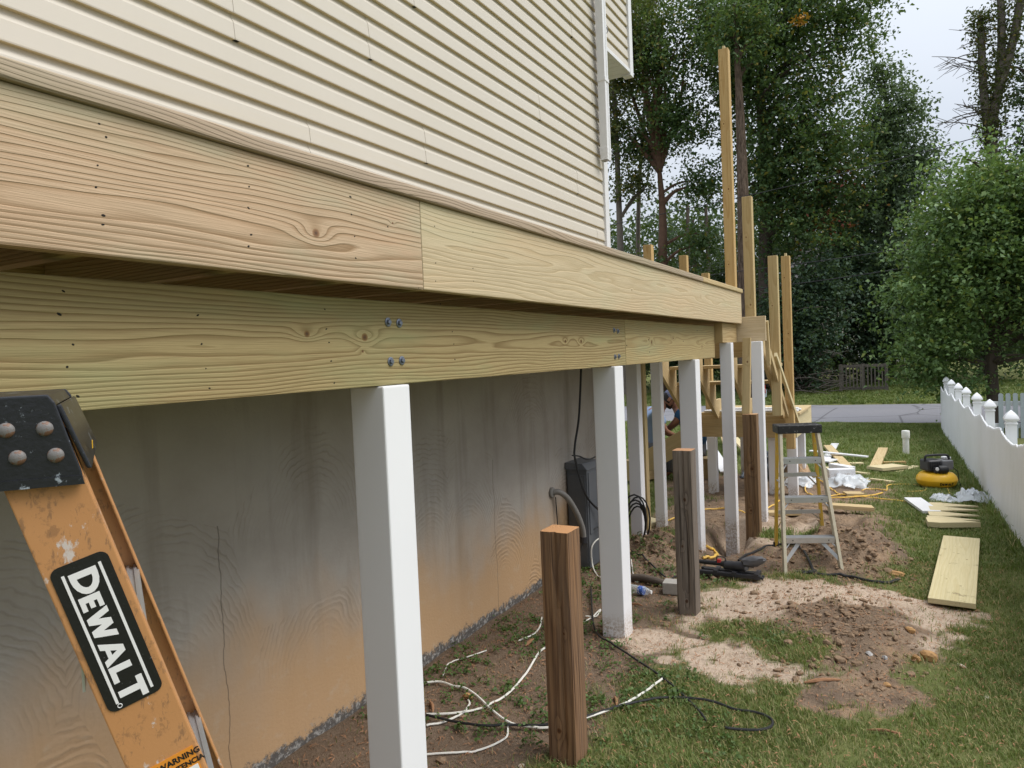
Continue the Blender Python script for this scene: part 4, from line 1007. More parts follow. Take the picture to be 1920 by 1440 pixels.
gboard('plank', 1350,820,1372,862, .14,.04, 'lumber', 'tan board leaning in the pile under the landing', .30,.02)
gboard('plank', 1360,830,1400,858, .12,.04, 'lumber_pale', 'pale board lying in the pile under the landing', .25,.1)
gboard('trim_board', 1318,850,1362,890, .16,.02, 'trim_white', 'white trim board sloping down under the landing', .32,.02)
# foil-wrapped sleeve offcut and plastic sheets
def crumple(name, cx_, cy_, rx, ry, h, mat, label, cat, n=22, seed=1, base=0.0):
    xs_ = np.linspace(-1, 1, n); A, B = np.meshgrid(xs_, xs_); sx = seed*13.7
    rad = np.sqrt(A**2+B**2); ang = np.arctan2(B, A)
    edge = 1-.35*fbm(np.cos(ang)*2+sx, np.sin(ang)*2+5, 1.2, 3)
    px = cx_+A*rx*edge+(fbm(A+sx, B, 2.2, 3)-.5)*rx*.5; py = cy_+B*ry*edge+(fbm(A, B+sx, 2.2, 3)-.5)*ry*.5
    cr = np.abs(fbm(A*1.3+sx, B*1.3, 2.4, 4)-.5)*2; cr2 = np.abs(fbm(A+sx+9, B*1.2, 5., 3)-.5)*2
    hz = height(px.ravel(), py.ravel()).reshape(px.shape)
    z_ = hz+.012+base+h*np.clip(1-rad**2*.75, 0, 1)*(.35+.9*cr+.5*cr2)
    V = np.stack([px.ravel(), py.ravel(), z_.ravel()], 1); q = (np.arange(n-1)[:, None]*n+np.arange(n-1)[None, :]).ravel()
    o = link(name, fastmesh(name, V, np.stack([q, q+1, q+n+1, q+n], 1)), MAT[mat]); return tag(o, label, cat)
p = gp(1828, 940); crumple('plastic_sheet', p.x-.03, p.y+.05, .20, .30, .16, 'plastic_film', 'crumpled clear plastic sheet lying by the picket fence', 'plastic sheet', seed=2)
p = gp(1768, 942); crumple('plastic_sheet', p.x, p.y+.05, .16, .20, .10, 'plastic_film', 'small crumpled clear plastic wrap behind the pointed stakes', 'plastic sheet', seed=3)
p = gp(1588, 906); crumple('plastic_sheet', p.x, p.y, .30, .45, .16, 'plastic_film', 'clear plastic bag wrapping a white sleeve offcut on the grass', 'plastic bag', seed=4)
o = board('sleeve_offcut', gp(1553,902,.09), gp(1602,900,.09), .13, .13, (0,0,1), MAT['vinyl_white'], None, bevel=.004); tag(o, 'white square sleeve offcut inside the clear plastic bag', 'offcut')
o = board('sleeve_offcut', gp(1560,890,.10), gp(1598,897,.10), .11, .11, (0,0,1), MAT['vinyl_white'], None, bevel=.004); tag(o, 'white square sleeve offcut behind the bagged one', 'offcut')
p = gp(1437, 893); crumple('trash_bag', p.x-.05, p.y+.1, .35, .4, .50, 'dark_film', 'dark grey plastic rubbish bag slumped under the landing', 'bag', seed=5)
p = gp(1516, 910); crumple('plastic_sheet', p.x-.1, p.y+.1, .22, .35, .14, 'plastic_film', 'clear plastic wrap lying behind the stepladder', 'plastic sheet', seed=6)
p = gp(1500, 898); crumple('paper_bag', p.x-.05, p.y+.15, .20, .25, .34, 'paper_brown', 'torn brown paper sack beside the white landing post', 'bag', seed=7)
p = gp(1218, 890); crumple('trash_bag', p.x+.1, p.y-.2, .22, .25, .35, 'dark_film', 'black plastic bag in the shade below the sloping board', 'bag', seed=8)
# cleanout pipe
pp = Vector((-.06, 13.15, gz(-.06, 13.15)))
pipe = thing('cleanout_pipe', 'white plastic cleanout pipe with a cap standing in the lawn', 'pipe', pp)
MB().lathe([(.047,-.05),(.047,.31)], 20).build('pipe_body', MAT['pvc_white'], pipe, smooth=True, M=Matrix.Translation(pp))
MB().lathe([(.058,.25),(.060,.26),(.060,.36),(.056,.372),(.02,.378)], 20).build('pipe_cap', MAT['pvc_white'], pipe, smooth=True, M=Matrix.Translation(pp))
# mailbox by the road
mp = Vector((-3.13, 18.1, 0)); mbx = thing('mailbox', 'grey rounded mailbox on a black post by the road', 'mailbox', mp)
MB().box(-.045,.045,-.045,.045,-.1,.62).build('mailbox_post', MAT['black_plastic'], mbx, M=Matrix.Translation(mp))
arc = [(-.095,.60),(.095,.60),(.095,.74)]+[(.095*math.cos(a*math.pi/8), .74+.095*math.sin(a*math.pi/8)) for a in range(1,8)]+[(-.095,.74)]
MB().prism([(a,-.24,b) for a,b in arc], (0,.48,0)).build('mailbox_body', MAT['mail_grey'], mbx, bevel=.006, M=Matrix.Translation(mp))
MB().prism([(a*1.05,-.252,.005+b) for a,b in arc], (0,.014,0)).build('mailbox_door', MAT['mail_grey'], mbx, M=Matrix.Translation(mp))
MB().box(.098,.106,-.05,.02,.70,.90).build('mailbox_flag', MAT['red_plastic'], mbx, M=Matrix.Translation(mp))
# ------------------------------------------------------------------ hoses and cables on the ground
def cable(name, pts, r, mat, label, cat='cable', n=6, k_=7, lift=0):
    P_ = []
    for q in pts:
        if len(q) == 2: P_.append(gp(q[0], q[1]))
        else: P_.append(Vector(q))
    sp_ = spline(P_, k_)
    out = []
    for q in sp_: out.append((q.x, q.y, max(q.z, gz(q.x, q.y))+r+.004+lift))
    o = MB().tube(out, r, n).build(name, MAT[mat], None, smooth=True); return tag(o, label, cat)
cable('air_hose', [(1776,917),(1779,930),(1765,945),(1730,945),(1690,941),(1630,936),(1570,932),(1530,938),(1490,942),(1440,955),(1400,958),(1340,955),(1270,975),(1240,982),(1222,975)], .008, 'yellow_hose', 'yellow air hose snaking from the compressor across the dirt', 'hose')
cable('air_hose', [(1700,924),(1735,921),(1725,912),(1668,912),(1662,920),(1640,918),(1616,921)], .007, 'yellow_hose', 'loop of yellow hose lying on grass in front of the plank heap', 'hose')
cable('air_hose', [(1575,930),(1560,918),(1543,908),(1530,903),(1512,912),(1515,928),(1560,938),(1630,931),(1655,926)], .008, 'yellow_hose', 'coiled end of yellow hose behind the stepladder', 'hose')
cable('air_hose', [(1318,1043),(1330,1052),(1345,1045),(1340,1034),(1325,1028)], .012, 'yellow_hose', 'short curl of yellow hose at the foot of a white post', 'hose')
cable('extension_cord', [(1385,1052),(1420,1035),(1450,1026),(1480,1022),(1505,1030),(1525,1050),(1528,1068),(1505,1078)], .010, 'black_rubber', 'black power cord arching from the power tool past the stepladder', 'cable')
cable('extension_cord', [(1490,1075),(1540,1078),(1590,1084),(1640,1094),(1670,1095),(1685,1090)], .010, 'black_rubber', 'black cord trailing over the dirt right of the stepladder', 'cable')
cable('black_cable', [(1108,1105),(1112,1170),(1122,1197),(1150,1215),(1195,1245),(1235,1272),(1275,1305),(1310,1340),(1325,1360)], .006, 'black_rubber', 'black cable running diagonally over the grass from the white post', 'cable', lift=.012)
cable('black_cable', [(800,1350),(850,1362),(905,1370),(960,1369),(1020,1369),(1090,1357),(1140,1340),(1200,1324),(1260,1317),(1330,1323),(1380,1340),(1420,1346),(1446,1358),(1446,1372),(1420,1379),(1380,1377),(1360,1374)], .0062, 'black_rubber', 'black cable lying across the grass and curling into a hook', 'cable', lift=.016)
cable('white_cable', [(800,1343),(850,1341),(905,1331),(950,1306),(985,1268),(1010,1228),(1030,1214)], .0062, 'white_cable', 'white cable curving past the reddish post stub toward the wall', 'cable')
cable('white_cable', [(795,1287),(825,1285),(850,1293),(872,1297),(895,1312),(920,1336),(948,1358),(975,1368),(1030,1372),(1100,1353),(1150,1335),(1180,1322),(1215,1300),(1244,1278)], .0062, 'white_cable', 'white cable crossing the soil and ending at a cut tip in the grass', 'cable', lift=.010)
cable('white_cable', [(800,1364),(830,1358),(865,1342),(880,1325),(878,1316)], .0058, 'white_cable', 'short white cable looping beside the white post', 'cable')
cable('white_cable', [(800,1418),(850,1415),(890,1413),(930,1398),(950,1385),(952,1365)], .005, 'white_cable', 'thin white cable on bare soil in front of the white post', 'cable')
cable('white_cable', [(972,1204),(1000,1192),(1012,1178),(1016,1160)], .005, 'white_cable', 'bit of white cable emerging beside the reddish post stub', 'cable')
cable('white_cable', [(830,1270),(845,1245),(875,1235),(912,1222)], .004, 'white_cable', 'broken pale cable end lying on the soil by the wall', 'cable')
cable('white_cable', [(1092,1170),(1110,1160),(1126,1145),(1118,1158),(1098,1158)], .005, 'white_cable', 'white cable curl on the soil behind the white post', 'cable')
cable('white_cable', [(1183,1050),(1190,1075),(1205,1090),(1230,1092),(1240,1095)], .004, 'white_cable', 'thin white wire over the dirt by the water bottle', 'cable')
cable('black_cable', [(1185,1038),(1215,1043),(1250,1053),(1275,1062),(1310,1075)], .007, 'black_rubber', 'black cable lying on the dirt mound from the coil', 'cable')
# coil of black cable hanging by the wall
mb = MB()
for q, (ry_, rz_, cz_) in enumerate(((.15,.25,.30),(.13,.22,.28),(.115,.2,.27),(.10,.18,.26),(.14,.235,.29))):
    c0 = Vector((-2.16+.006*q, 6.02+.012*q, cz_))
    loop = [c0+Vector((ry_*math.cos(a*.3491)*.75, ry_*math.cos(a*.3491)*.25, rz_*math.sin(a*.3491)+.04*math.cos(a*.3491))) for a in range(19)]
    mb.tube(loop, .0075, 6, cap=False)
tag(mb.build('cable_coil', MAT['black_rubber'], None, smooth=True), 'coil of black cable hanging behind the white post near the wall', 'cable coil')
# utility box, conduit and wires on the wall
ub = thing('utility_box', 'grey metal utility box mounted on the foundation wall near the ground', 'utility box', (-2.47, 5.65, 0))
b_ = MB().box(-2.545, -2.36, 5.50, 5.80, .02, .845).build('box_body', MAT['box_grey'], ub, bevel=.006)
MB().hexa([(-2.55,5.48,.846),(-2.345,5.48,.846),(-2.345,5.82,.846),(-2.55,5.82,.846)], [(-2.55,5.48,.905),(-2.40,5.5,.895),(-2.40,5.80,.895),(-2.55,5.82,.905)]).build('box_lid', MAT['box_grey'], ub, bevel=.004)
MB().box(-2.3595, -2.352, 5.52, 5.78, .30, .82).build('box_door', MAT['box_grey'], b_, bevel=.003)
MB().box(-2.53, -2.375, 5.492, 5.4995, .06, .80).build('side_panel', MAT['box_grey'], b_)
cd_ = thing('conduit', 'bent grey conduit coming out of the wall beside the utility box', 'conduit', (-2.5, 5.3, .4))
MB().tube(spline([(-2.545,5.22,.70),(-2.50,5.25,.70),(-2.455,5.31,.64),(-2.42,5.40,.50),(-2.40,5.46,.36),(-2.40,5.475,.27)], 5), .024, 10).build('conduit_pipe', MAT['conduit_grey'], cd_, smooth=True)
MB().lathe([(.045,0),(.042,.012),(.03,.016)], 14).build('wall_flange', MAT['conduit_grey'], cd_, M=frame((-2.55,5.215,.70), (0,1,0), (1,0,0)))
MB().lathe([(.03,0),(.03,.05)], 12).build('conduit_collar', MAT['black_plastic'], cd_, M=Matrix.Translation((-2.40,5.475,.24)))
def wire(name, pts, r, mat, label): tag(MB().tube(spline(pts, 7), r, 6).build(name, MAT[mat], None, smooth=True), label, 'cable')
wire('black_cable', [(-2.42,5.62,1.75),(-2.43,5.55,1.3),(-2.44,5.46,1.05),(-2.43,5.44,.93),(-2.36,5.46,.65),(-2.30,5.62,.48),(-2.25,5.72,.42)], .009, 'black_rubber', 'black cable looping down the wall over the utility box')
wire('black_cable', [(-2.44,5.40,.98),(-2.42,5.50,.96),(-2.38,5.60,.92),(-2.33,5.75,.95)], .006, 'black_rubber', 'thin black cable leaving the wall above the utility box')
wire('black_cable', [(-2.53,5.24,.66),(-2.53,5.26,.4),(-2.52,5.27,.12)], .004, 'wire_dark', 'thin dark wire hanging straight down the wall by the conduit')
wire('black_cable', [(-2.40,5.475,.26),(-2.34,5.60,.34),(-2.27,5.68,.32)], .006, 'black_rubber', 'black cable bending from the conduit end toward the white post')
wire('black_cable', [(-2.40,5.47,.26),(-2.42,5.42,.15),(-2.44,5.38,.05)], .006, 'black_rubber', 'black cable dropping from the conduit end to the soil')
wire('white_cable', [(-2.24,5.65,.24),(-2.30,5.58,.26),(-2.34,5.50,.20),(-2.34,5.50,.05),(-2.26,5.40,-.0),(-2.18,5.28,.03)], .006, 'white_cable', 'white cable bowing out beside the utility box')
# water bottle
A_ = gp(1180, 1112); B_ = gp(1222, 1120); d = (B_-A_).normalized(); r_ = .032
bt_ = thing('water_bottle', 'clear plastic water bottle with blue label lying on the soil', 'bottle', (A_+B_)/2)
BM = frame(A_+Vector((0,0,r_+.006)), Vector((0,0,1)).cross(d), d); L_ = (B_-A_).length
MB().lathe([(.006,0),(.028,.004),(r_,.015),(r_-.002,.035),(r_,.05),(r_-.002,.07),(r_,L_*.45),(r_,L_*.68),(.022,L_*.86),(.012,L_*.92),(.012,L_*.94)], 20).build('bottle_body', MAT['bottle_clear'], bt_, smooth=True, M=BM)
k = NT('bottle_label'); z_ = k.sep(k.obj())[2]; c = k.ramp(k.noise(k.scl(k.obj(), (1,1,2)), 40, 2), [(.45, (.05,.12,.42)), (.58, (.75,.78,.82))], 'CONSTANT'); k.bsdf(c, .4); MAT['bottle_label'] = k.m
MB().lathe([(r_+.0005,L_*.44),(r_+.0008,L_*.445),(r_+.0008,L_*.66),(r_+.0005,L_*.665)], 20).build('bottle_label', MAT['bottle_label'], bt_, smooth=True, M=BM)
MB().lathe([(.014,L_*.94),(.0145,L_*.945),(.0145,L_),(.006,L_)], 16).build('bottle_cap', MAT['label_white'], bt_, smooth=True, M=BM)
# paver and pipe beside the grey post
p = gp(1253, 1116); o = board('concrete_block', Vector((p.x-.05, p.y+.06, p.z+.045)), Vector((p.x+.17, p.y+.09, p.z+.045)), .14, .085, (0,.05,1), MAT['concrete'], None, bevel=.006); tag(o, 'grey concrete paver block lying beside the grey post stub', 'block')
a = gp(1185, 1088, .02); b = gp(1248, 1100, .02); tag(MB().tube(spline([a, a.lerp(b, .4)+Vector((0,0,.015)), b], 6), .03, 10).build('drain_pipe', MAT['bark_dark'], None, smooth=True), 'dark half-buried pipe behind the water bottle', 'pipe')
# black power tool lying on the dirt: long bars, motor body, grey dust bag, red trigger
a = gp(1312, 1076); b = gp(1428, 1090); d = (b-a); d.z = 0; Lt = d.length; d.normalize(); sd = Vector((-d.y, d.x, 0))
tool = thing('power_tool', 'long black power tool with red trigger and grey bag lying on the dirt', 'power tool', (a+b)/2)
TM = frame((a.x, a.y, max(gz(a.x,a.y), gz(b.x,b.y))+.012), d, (0,0,1))
MB().box(0, Lt, -.05, -.015, 0, .03).build('long_rail', MAT['black_plastic'], tool, bevel=.006, M=TM)
MB().box(.03, Lt*.97, .0, .03, .0, .035).build('long_rail', MAT['black_plastic'], tool, bevel=.006, M=TM)
MB().box(.0, Lt*.9, .045, .075, .005, .03).build('long_rail', MAT['black_rubber'], tool, bevel=.006, M=TM)
MB().tube([(.0,.0,.085),(Lt*.35,.0,.085),(Lt*.42,.0,.082)], [.016,.018,.026], 10).build('barrel', MAT['black_rubber'], tool, smooth=True, M=TM)
MB().lathe([(.01,0),(.034,.004),(.036,.04),(.034,.09),(.038,.10),(.036,.16),(.02,.175)], 14, M=Matrix.Rotation(math.pi/2,3,'Y')).build('motor_body', MAT['black_plastic'], tool, smooth=True, M=TM @ Matrix.Translation((Lt*.40,.01,.075)))
MB().box(Lt*.62, Lt*.80, -.02, .03, .055, .085).build('grip', MAT['grey_plastic'], tool, bevel=.01, M=TM)
MB().box(Lt*.30, Lt*.36, -.015, .02, .09, .118).build('trigger', MAT['red_plastic'], tool, bevel=.004, M=TM)
MB().tube(spline([(Lt*.30,0,.10),(Lt*.30,0,.135),(Lt*.42,0,.135),(Lt*.44,0,.10)], 4), .005, 6).build('guard', MAT['black_plastic'], tool, M=TM)
bagm = MB().lathe([(.012,0),(.030,.008),(.045,.02),(.055,.045),(.060,.07),(.054,.10),(.045,.13),(.028,.165),(.010,.185)], 14, M=Matrix.Rotation(math.radians(72),3,'Y')); rb_ = random.Random(2); bagm.v = [(a_+rb_.uniform(-.009,.009), b_+rb_.uniform(-.009,.009), c_*.8+rb_.uniform(-.008,.008)) for a_, b_, c_ in bagm.v]
bagm.build('dust_bag', MAT['bag_grey'], tool, smooth=True, M=TM @ Matrix.Translation((Lt*.70,.01,.105)) @ Matrix.Diagonal((1,.8,.9,1)))
for f in (.25, .55, .9): MB().box(Lt*f, Lt*f+.035, -.052, .078, -.002, .042).build('cross_bracket', MAT['black_plastic'], tool, bevel=.004, M=TM)
for yy in (-.03, .015): MB().cyl((Lt, yy, .012), (Lt*1.04, yy, .008), .012, n=10).build('rubber_foot', MAT['black_rubber'], tool, M=TM)
# stones, chips, scraps
def rock(name, u, v, r, mat, label, cat='stone', sq=(1,1,.7), seed=0):
    rr = random.Random(seed+int(u*7+v)); bm = bmesh.new(); bmesh.ops.create_icosphere(bm, subdivisions=2, radius=1)
    ph = [Vector((rr.uniform(-1,1), rr.uniform(-1,1), rr.uniform(-1,1))).normalized() for _ in range(7)]
    for vt in bm.verts:
        q = vt.co.copy(); s_ = 1.0
        for pv in ph:
            dd = q.dot(pv)
            if dd > .62: s_ *= 1-.8*(dd-.62)
        vt.co = Vector((q.x*sq[0], q.y*sq[1], q.z*sq[2]))*s_*r
    me = bpy.data.meshes.new(name); bm.to_mesh(me); bm.free()
    p = gp(u, v); o = link(name, me, MAT[mat], None, Matrix.Translation((p.x, p.y, p.z+r*sq[2]*.45)) @ Matrix.Rotation(rr.uniform(0,6), 4, 'Z')); return tag(o, label, cat)
rock('stone', 1741, 1238, .052, 'stone_orange', 'orange-brown angular stone, biggest on the edge of the dark dirt mound', sq=(1,.7,.75))
rock('stone', 1718, 1240, .040, 'stone_orange', 'flat orange stone left beside the biggest angular stone', sq=(.8,.5,.8))
rock('stone', 1706, 1185, .036, 'stone_orange', 'small orange stone high on the right side of the dark mound', sq=(1,.6,.6))
rock('stone', 1660, 1236, .022, 'stone_grey', 'small pale grey stone in the dark mound', sq=(1,.8,.8))
rock('stone', 1575, 1240, .036, 'soil_clod', 'dark soil lump at the left foot of the dark mound', sq=(1,1,.7))
rock('stone', 1548, 1208, .030, 'soil_clod', 'dark crumbly lump at the upper left of the dark mound', sq=(1,1,.8))
rock('stone', 1575, 1200, .032, 'soil_clod', 'dark crumbly lump on top of the dark mound', sq=(1.2,1,.7))
rock('stone', 1630, 1220, .026, 'stone_grey', 'dark grey pebble in the middle of the dark mound', sq=(1,.8,.8))
rock('stone', 1663, 1283, .022, 'stone_orange', 'little orange pebble below the dark mound', sq=(1,1,.7))
rock('stone', 1680, 1079, .05, 'stone_orange', 'rounded brown clod at the end of the dirt mound by the stepladder', sq=(1.4,.8,.6))
rock('stone', 1665, 1053, .04, 'soil_clod', 'rounded clod beside the big dirt mound on the grass', sq=(1.2,.8,.7))
rock('paper_scrap', 1803, 1248, .03, 'pale_scrap', 'pale scrap lying in the grass right of the dark mound', 'scrap', sq=(1.3,.5,.15))
rock('paper_scrap', 1850, 1309, .028, 'pale_scrap', 'pale chip lying in grass furthest from the house wall', 'scrap', sq=(1.3,.6,.2))
rock('paper_scrap', 978, 1437, .022, 'pale_scrap', 'small pale scrap on soil at the foot of the reddish post stub', 'scrap', sq=(1,.7,.3))
def chip(u0, v0, u1, v1, w_, t, label, mat='bark_chip'):
    a = gp(u0, v0, .01); b = gp(u1, v1, .012); m_ = a.lerp(b, .5)+Vector((.004,.006,.006))
    o = MB().tube([a, a.lerp(m_, .6), m_, m_.lerp(b, .6), b], [w_*.35, w_, w_*.85, w_*.7, w_*.15], 6).build('bark_chip', MAT[mat]); tag(o, label, 'wood chip')
chip(1508,1283,1578,1275, .012,.01, 'long brown bark strip lying on the pale sand patch')
chip(1625,1372,1692,1381, .007,.01, 'thin reddish stick lying in the grass below the mound')
chip(1152,1309,1156,1330, .010,.01, 'short reddish bark chip beside the white cable tip')
chip(1196,1328,1230,1329, .007,.01, 'reddish splinter lying along the black cable')
chip(1183,1135,1205,1139, .010,.01, 'orange wood chip on the soil below the water bottle')
chip(985,1214,1002,1200, .012,.01, 'brown dead leaf curl on soil left of the reddish post stub')
chip(806,1318,812,1340, .010,.01, 'orange chip standing in weeds beside the white post')
chip(868,1308,886,1314, .016,.01, 'orange cable clamp tag on the white cable', 'stone_orange')
# dirt clods (loose crumbs on the mounds)
cl = MB(); rc = random.Random(9)
_bm = bmesh.new(); bmesh.ops.create_icosphere(_bm, subdivisions=1, radius=1); ICO_V = [tuple(v_.co) for v_ in _bm.verts]; ICO_F = [tuple(v_.index for v_ in f_.verts) for f_ in _bm.faces]; _bm.free()
def crumb(x, y, r):
    z = gz(x, y); n = 6; pts = [Vector((rc.gauss(0,1), rc.gauss(0,1), rc.gauss(0,1))).normalized() for _ in range(8)]
    b = len(cl.v)
    a_ = rc.uniform(0,6.28); ca_, sa_ = math.cos(a_), math.sin(a_); ex, ey, ez = rc.uniform(.8,1.5), rc.uniform(.6,1.0), rc.uniform(.45,.8); vs = []
    for q in ICO_V:
        j_ = r*rc.uniform(.72,1.12); px, py = q[0]*ex*j_, q[1]*ey*j_
        vs.append((x+px*ca_-py*sa_, y+px*sa_+py*ca_, z+r*.12+q[2]*ez*j_))
    cl.add(vs, ICO_F)
spots = [(-.40,4.75,.42,.5,800),(-.5,6.55,.42,.5,900),(-1.95,6.0,.35,.45,700),(-.2,4.15,.3,.25,110),(-1.3,7.6,1.0,1.0,420),(-.6,5.6,.7,.4,120),(-.9,5.0,.4,.5,90),(-2.0,3.6,.45,1.2,150),(-.2,6.15,.25,.15,60)]
for cx_, cy_, rx_, ry_, nn in spots:
    for _ in range(nn):
        crumb(cx_+rc.gauss(0,rx_*.62), cy_+rc.gauss(0,ry_*.62), min(.036, .004+rc.expovariate(1/.0065)))
o = cl.build('dirt_clods', MAT['soil_clod']); tag(o, 'loose crumbs of dug soil scattered over the dirt mounds', kind='stuff')
# ------------------------------------------------------------------ people
def skinobj(name, V, E, R, mat, parent, sub=2, root=0):
    me = bpy.data.meshes.new(name); me.from_pydata([tuple(v) for v in V], E, [])
    o = link(name, me, mat, parent)
    sm = o.modifiers.new('skin', 'SKIN'); sm.use_smooth_shade = True
    for i, r in enumerate(R):
        sv = me.skin_vertices[0].data[i]; sv.radius = (r, r) if not hasattr(r, '__len__') else r; sv.use_root = (i == root)
    ss = o.modifiers.new('sub', 'SUBSURF'); ss.levels = sub; ss.render_levels = sub
    return o
def person(label, org, yaw, J, shirt, cap, trousers):
    """J: joint positions in a local frame (x right, y forward, z up)"""
    p = thing('person', label, 'person', org)
    M = Matrix.Translation(org) @ Matrix.Rotation(yaw, 4, 'Z')
    W = {k_: M @ Vector(v) for k_, v in J.items()}
    def chain(*names): return [W[n_] for n_ in names]
    # one continuous body
    names = ['pelvis','belly','chest','neck','head','crown','shL','elL','wrL','haL','shR','elR','wrR','haR','hipL','knL','anL','toL','hipR','knR','anR','toR']
    idx = {n_: i for i, n_ in enumerate(names)}
    E = [('pelvis','belly'),('belly','chest'),('chest','neck'),('neck','head'),('head','crown')]
    for s_ in 'LR': E += [('chest','sh'+s_),('sh'+s_,'el'+s_),('el'+s_,'wr'+s_),('wr'+s_,'ha'+s_),('pelvis','hip'+s_),('hip'+s_,'kn'+s_),('kn'+s_,'an'+s_),('an'+s_,'to'+s_)]
    Rd = dict(pelvis=.13, belly=.13, chest=.14, neck=.055, head=.085, crown=.06)
    for s_ in 'LR': Rd.update({'sh'+s_:.062,'el'+s_:.044,'wr'+s_:.028,'ha'+s_:.024,'hip'+s_:.085,'kn'+s_:.06,'an'+s_:.042,'to'+s_:.035})
    body = skinobj('body', [W[n_] for n_ in names], [(idx[a], idx[b]) for a, b in E], [Rd[n_] for n_ in names], MAT['skin_brown'], p)
    # shirt: torso and upper sleeves
    sn = ['pelvis','belly','chest','shL','mL','shR','mR']; W['mL'] = W['shL'].lerp(W['elL'], .72); W['mR'] = W['shR'].lerp(W['elR'], .72)
    skinobj('shirt', [W[n_] for n_ in sn], [(0,1),(1,2),(2,3),(3,4),(2,5),(5,6)], [.155,.165,.165,.09,.072,.09,.072], MAT[shirt], p)
    tn = ['pelvis','hipL','knL','anL','hipR','knR','anR']
    skinobj('trousers', [W[n_] for n_ in tn], [(0,1),(1,2),(2,3),(0,4),(4,5),(5,6)], [.14,.10,.075,.06,.10,.075,.06], MAT[trousers], p)
    # head details in the head's own frame
    up = (W['crown']-W['neck']).normalized(); fw = (M.to_3x3() @ Vector(J['face'])).normalized(); fw = (fw-up*fw.dot(up)).normalized(); rt = fw.cross(up)
    HM = Matrix((rt, fw, up)).transposed().to_4x4(); HM.translation = W['head']
    face = MB().lathe([(.02,-.115),(.055,-.10),(.072,-.06),(.078,0),(.080,.04),(.072,.085),(.045,.115),(.01,.125)], 16).build('face', MAT['skin_brown'], body, smooth=True, M=HM @ Matrix.Diagonal((.96,1.14,1,1)))
    MB().hexa([(-.012,.085,-.025),(.012,.085,-.025),(.014,.105,-.03),(-.014,.105,-.03)], [(-.006,.08,.02),(.006,.08,.02),(.005,.09,.02),(-.005,.09,.02)]).build('nose', MAT['skin_brown'], body, bevel=.004, M=HM)
    for s_ in (-1, 1):
        MB().lathe([(.002,-.008),(.008,-.003),(.008,.003),(.002,.008)], 8).build('eye', MAT['hair_black'], body, M=HM @ Matrix.Translation((.03*s_,.078,.012)))
        MB().box(-.008,.008,-.02,.02,-.03,.03).build('ear', MAT['skin_brown'], body, bevel=.007, M=HM @ Matrix.Translation((.08*s_,-.005,0)))
        hp = W['ha'+'LR'[s_ > 0]]; wp = W['wr'+'LR'[s_ > 0]]; hd = (hp-wp).normalized(); hs = hd.cross(Vector((0,0,1))).normalized()
        for q in range(5):
            o_ = hs*(.016*(q-1.5)) if q < 4 else hs*(-.03*s_)
            Lf = (.052,.06,.058,.045,.04)[q]
            base = hp+o_*(.9 if q < 4 else .6)
            MB().tube([base, base+hd*Lf*.55+o_*.1, base+hd*Lf*.9+Vector((0,0,-.02))], [.009,.0085,.006], 6).build('finger', MAT['skin_brown'], body, smooth=True)
    MB().box(-.022,.022,.078,.092,-.066,-.056).build('mouth', MAT['leaf_red'] if False else MAT['bark_red'], body, bevel=.003, M=HM)
    MB().lathe([(.060,-.095),(.078,-.06),(.0,-.06)], 14).build('beard', MAT['hair_black'], body, M=HM @ Matrix.Translation((0,.012,-.012)) @ Matrix.Diagonal((.9,1.1,1,1)))
    MB().lathe([(.080,-.05),(.084,.02),(.082,.05)], 14).build('hair', MAT['hair_black'], body, smooth=True, M=HM @ Matrix.Translation((0,-.016,0)) @ Matrix.Diagonal((.97,1.08,1,1)))
    c_ = MB().lathe([(.088,.028),(.090,.05),(.086,.085),(.066,.118),(.03,.135),(.005,.138)], 18).build('cap', MAT[cap], p, smooth=True, M=HM @ Matrix.Diagonal((.97,1.12,1,1)))
    MB().prism([(-.07,.07,.034),(.07,.07,.034),(.06,.13,.028),(.03,.165,.022),(-.03,.165,.022),(-.06,.13,.028)], (0,0,.006)).build('cap_brim', MAT[cap], c_, bevel=.002, M=HM)
    return p
J1 = dict(pelvis=(0,0,.42), belly=(0,.03,.60), chest=(0,.20,.86), neck=(0,.30,1.01), head=(0,.39,1.10), crown=(0,.44,1.19), face=(0,.75,-.65),
          shL=(-.20,.19,.93), elL=(-.26,.26,.66), wrL=(-.12,.42,.58), haL=(-.06,.50,.56), shR=(.20,.19,.93), elR=(.26,.28,.68), wrR=(.13,.44,.60), haR=(.07,.52,.58),
          hipL=(-.10,.04,.42), knL=(-.17,.44,.44), anL=(-.15,.40,.07), toL=(-.15,.56,.04), hipR=(.10,.04,.42), knR=(.17,.44,.44), anR=(.15,.40,.07), toR=(.15,.56,.04))
pp1 = Vector((-3.30, 9.70, gz(-3.30, 9.70)+.03)); person('person in light blue shirt and cap sitting bent forward behind the white posts', pp1, math.radians(-62), J1, 'shirt_blue', 'cap_blue', 'trouser_grey')
cr_ = board('saw_stool', pp1+Vector((-.1,-.25,.14)), pp1+Vector((.1,.25,.14)), .30, .28, (0,0,1), MAT['lumber'], None); tag(cr_, 'low wooden block under the seated person in light blue', 'stool')
J2 = dict(J1); J2.update(elR=(.22,.30,.78), wrR=(.10,.50,.62), haR=(.05,.58,.58), elL=(-.22,.30,.78), wrL=(-.10,.50,.64), haL=(-.05,.58,.60))
pp2 = Vector((-2.62, 10.15, gz(-2.62, 10.15))); person('person in dark blue shirt and cap working beside the landing', pp2, math.radians(95), J2, 'shirt_navy', 'cap_blue', 'trouser_grey')
cr_ = board('saw_stool', pp2+Vector((-.2,.0,.14)), pp2+Vector((.2,.05,.14)), .30, .28, (0,0,1), MAT['lumber'], None); tag(cr_, 'low wooden block under the person in dark blue', 'stool')
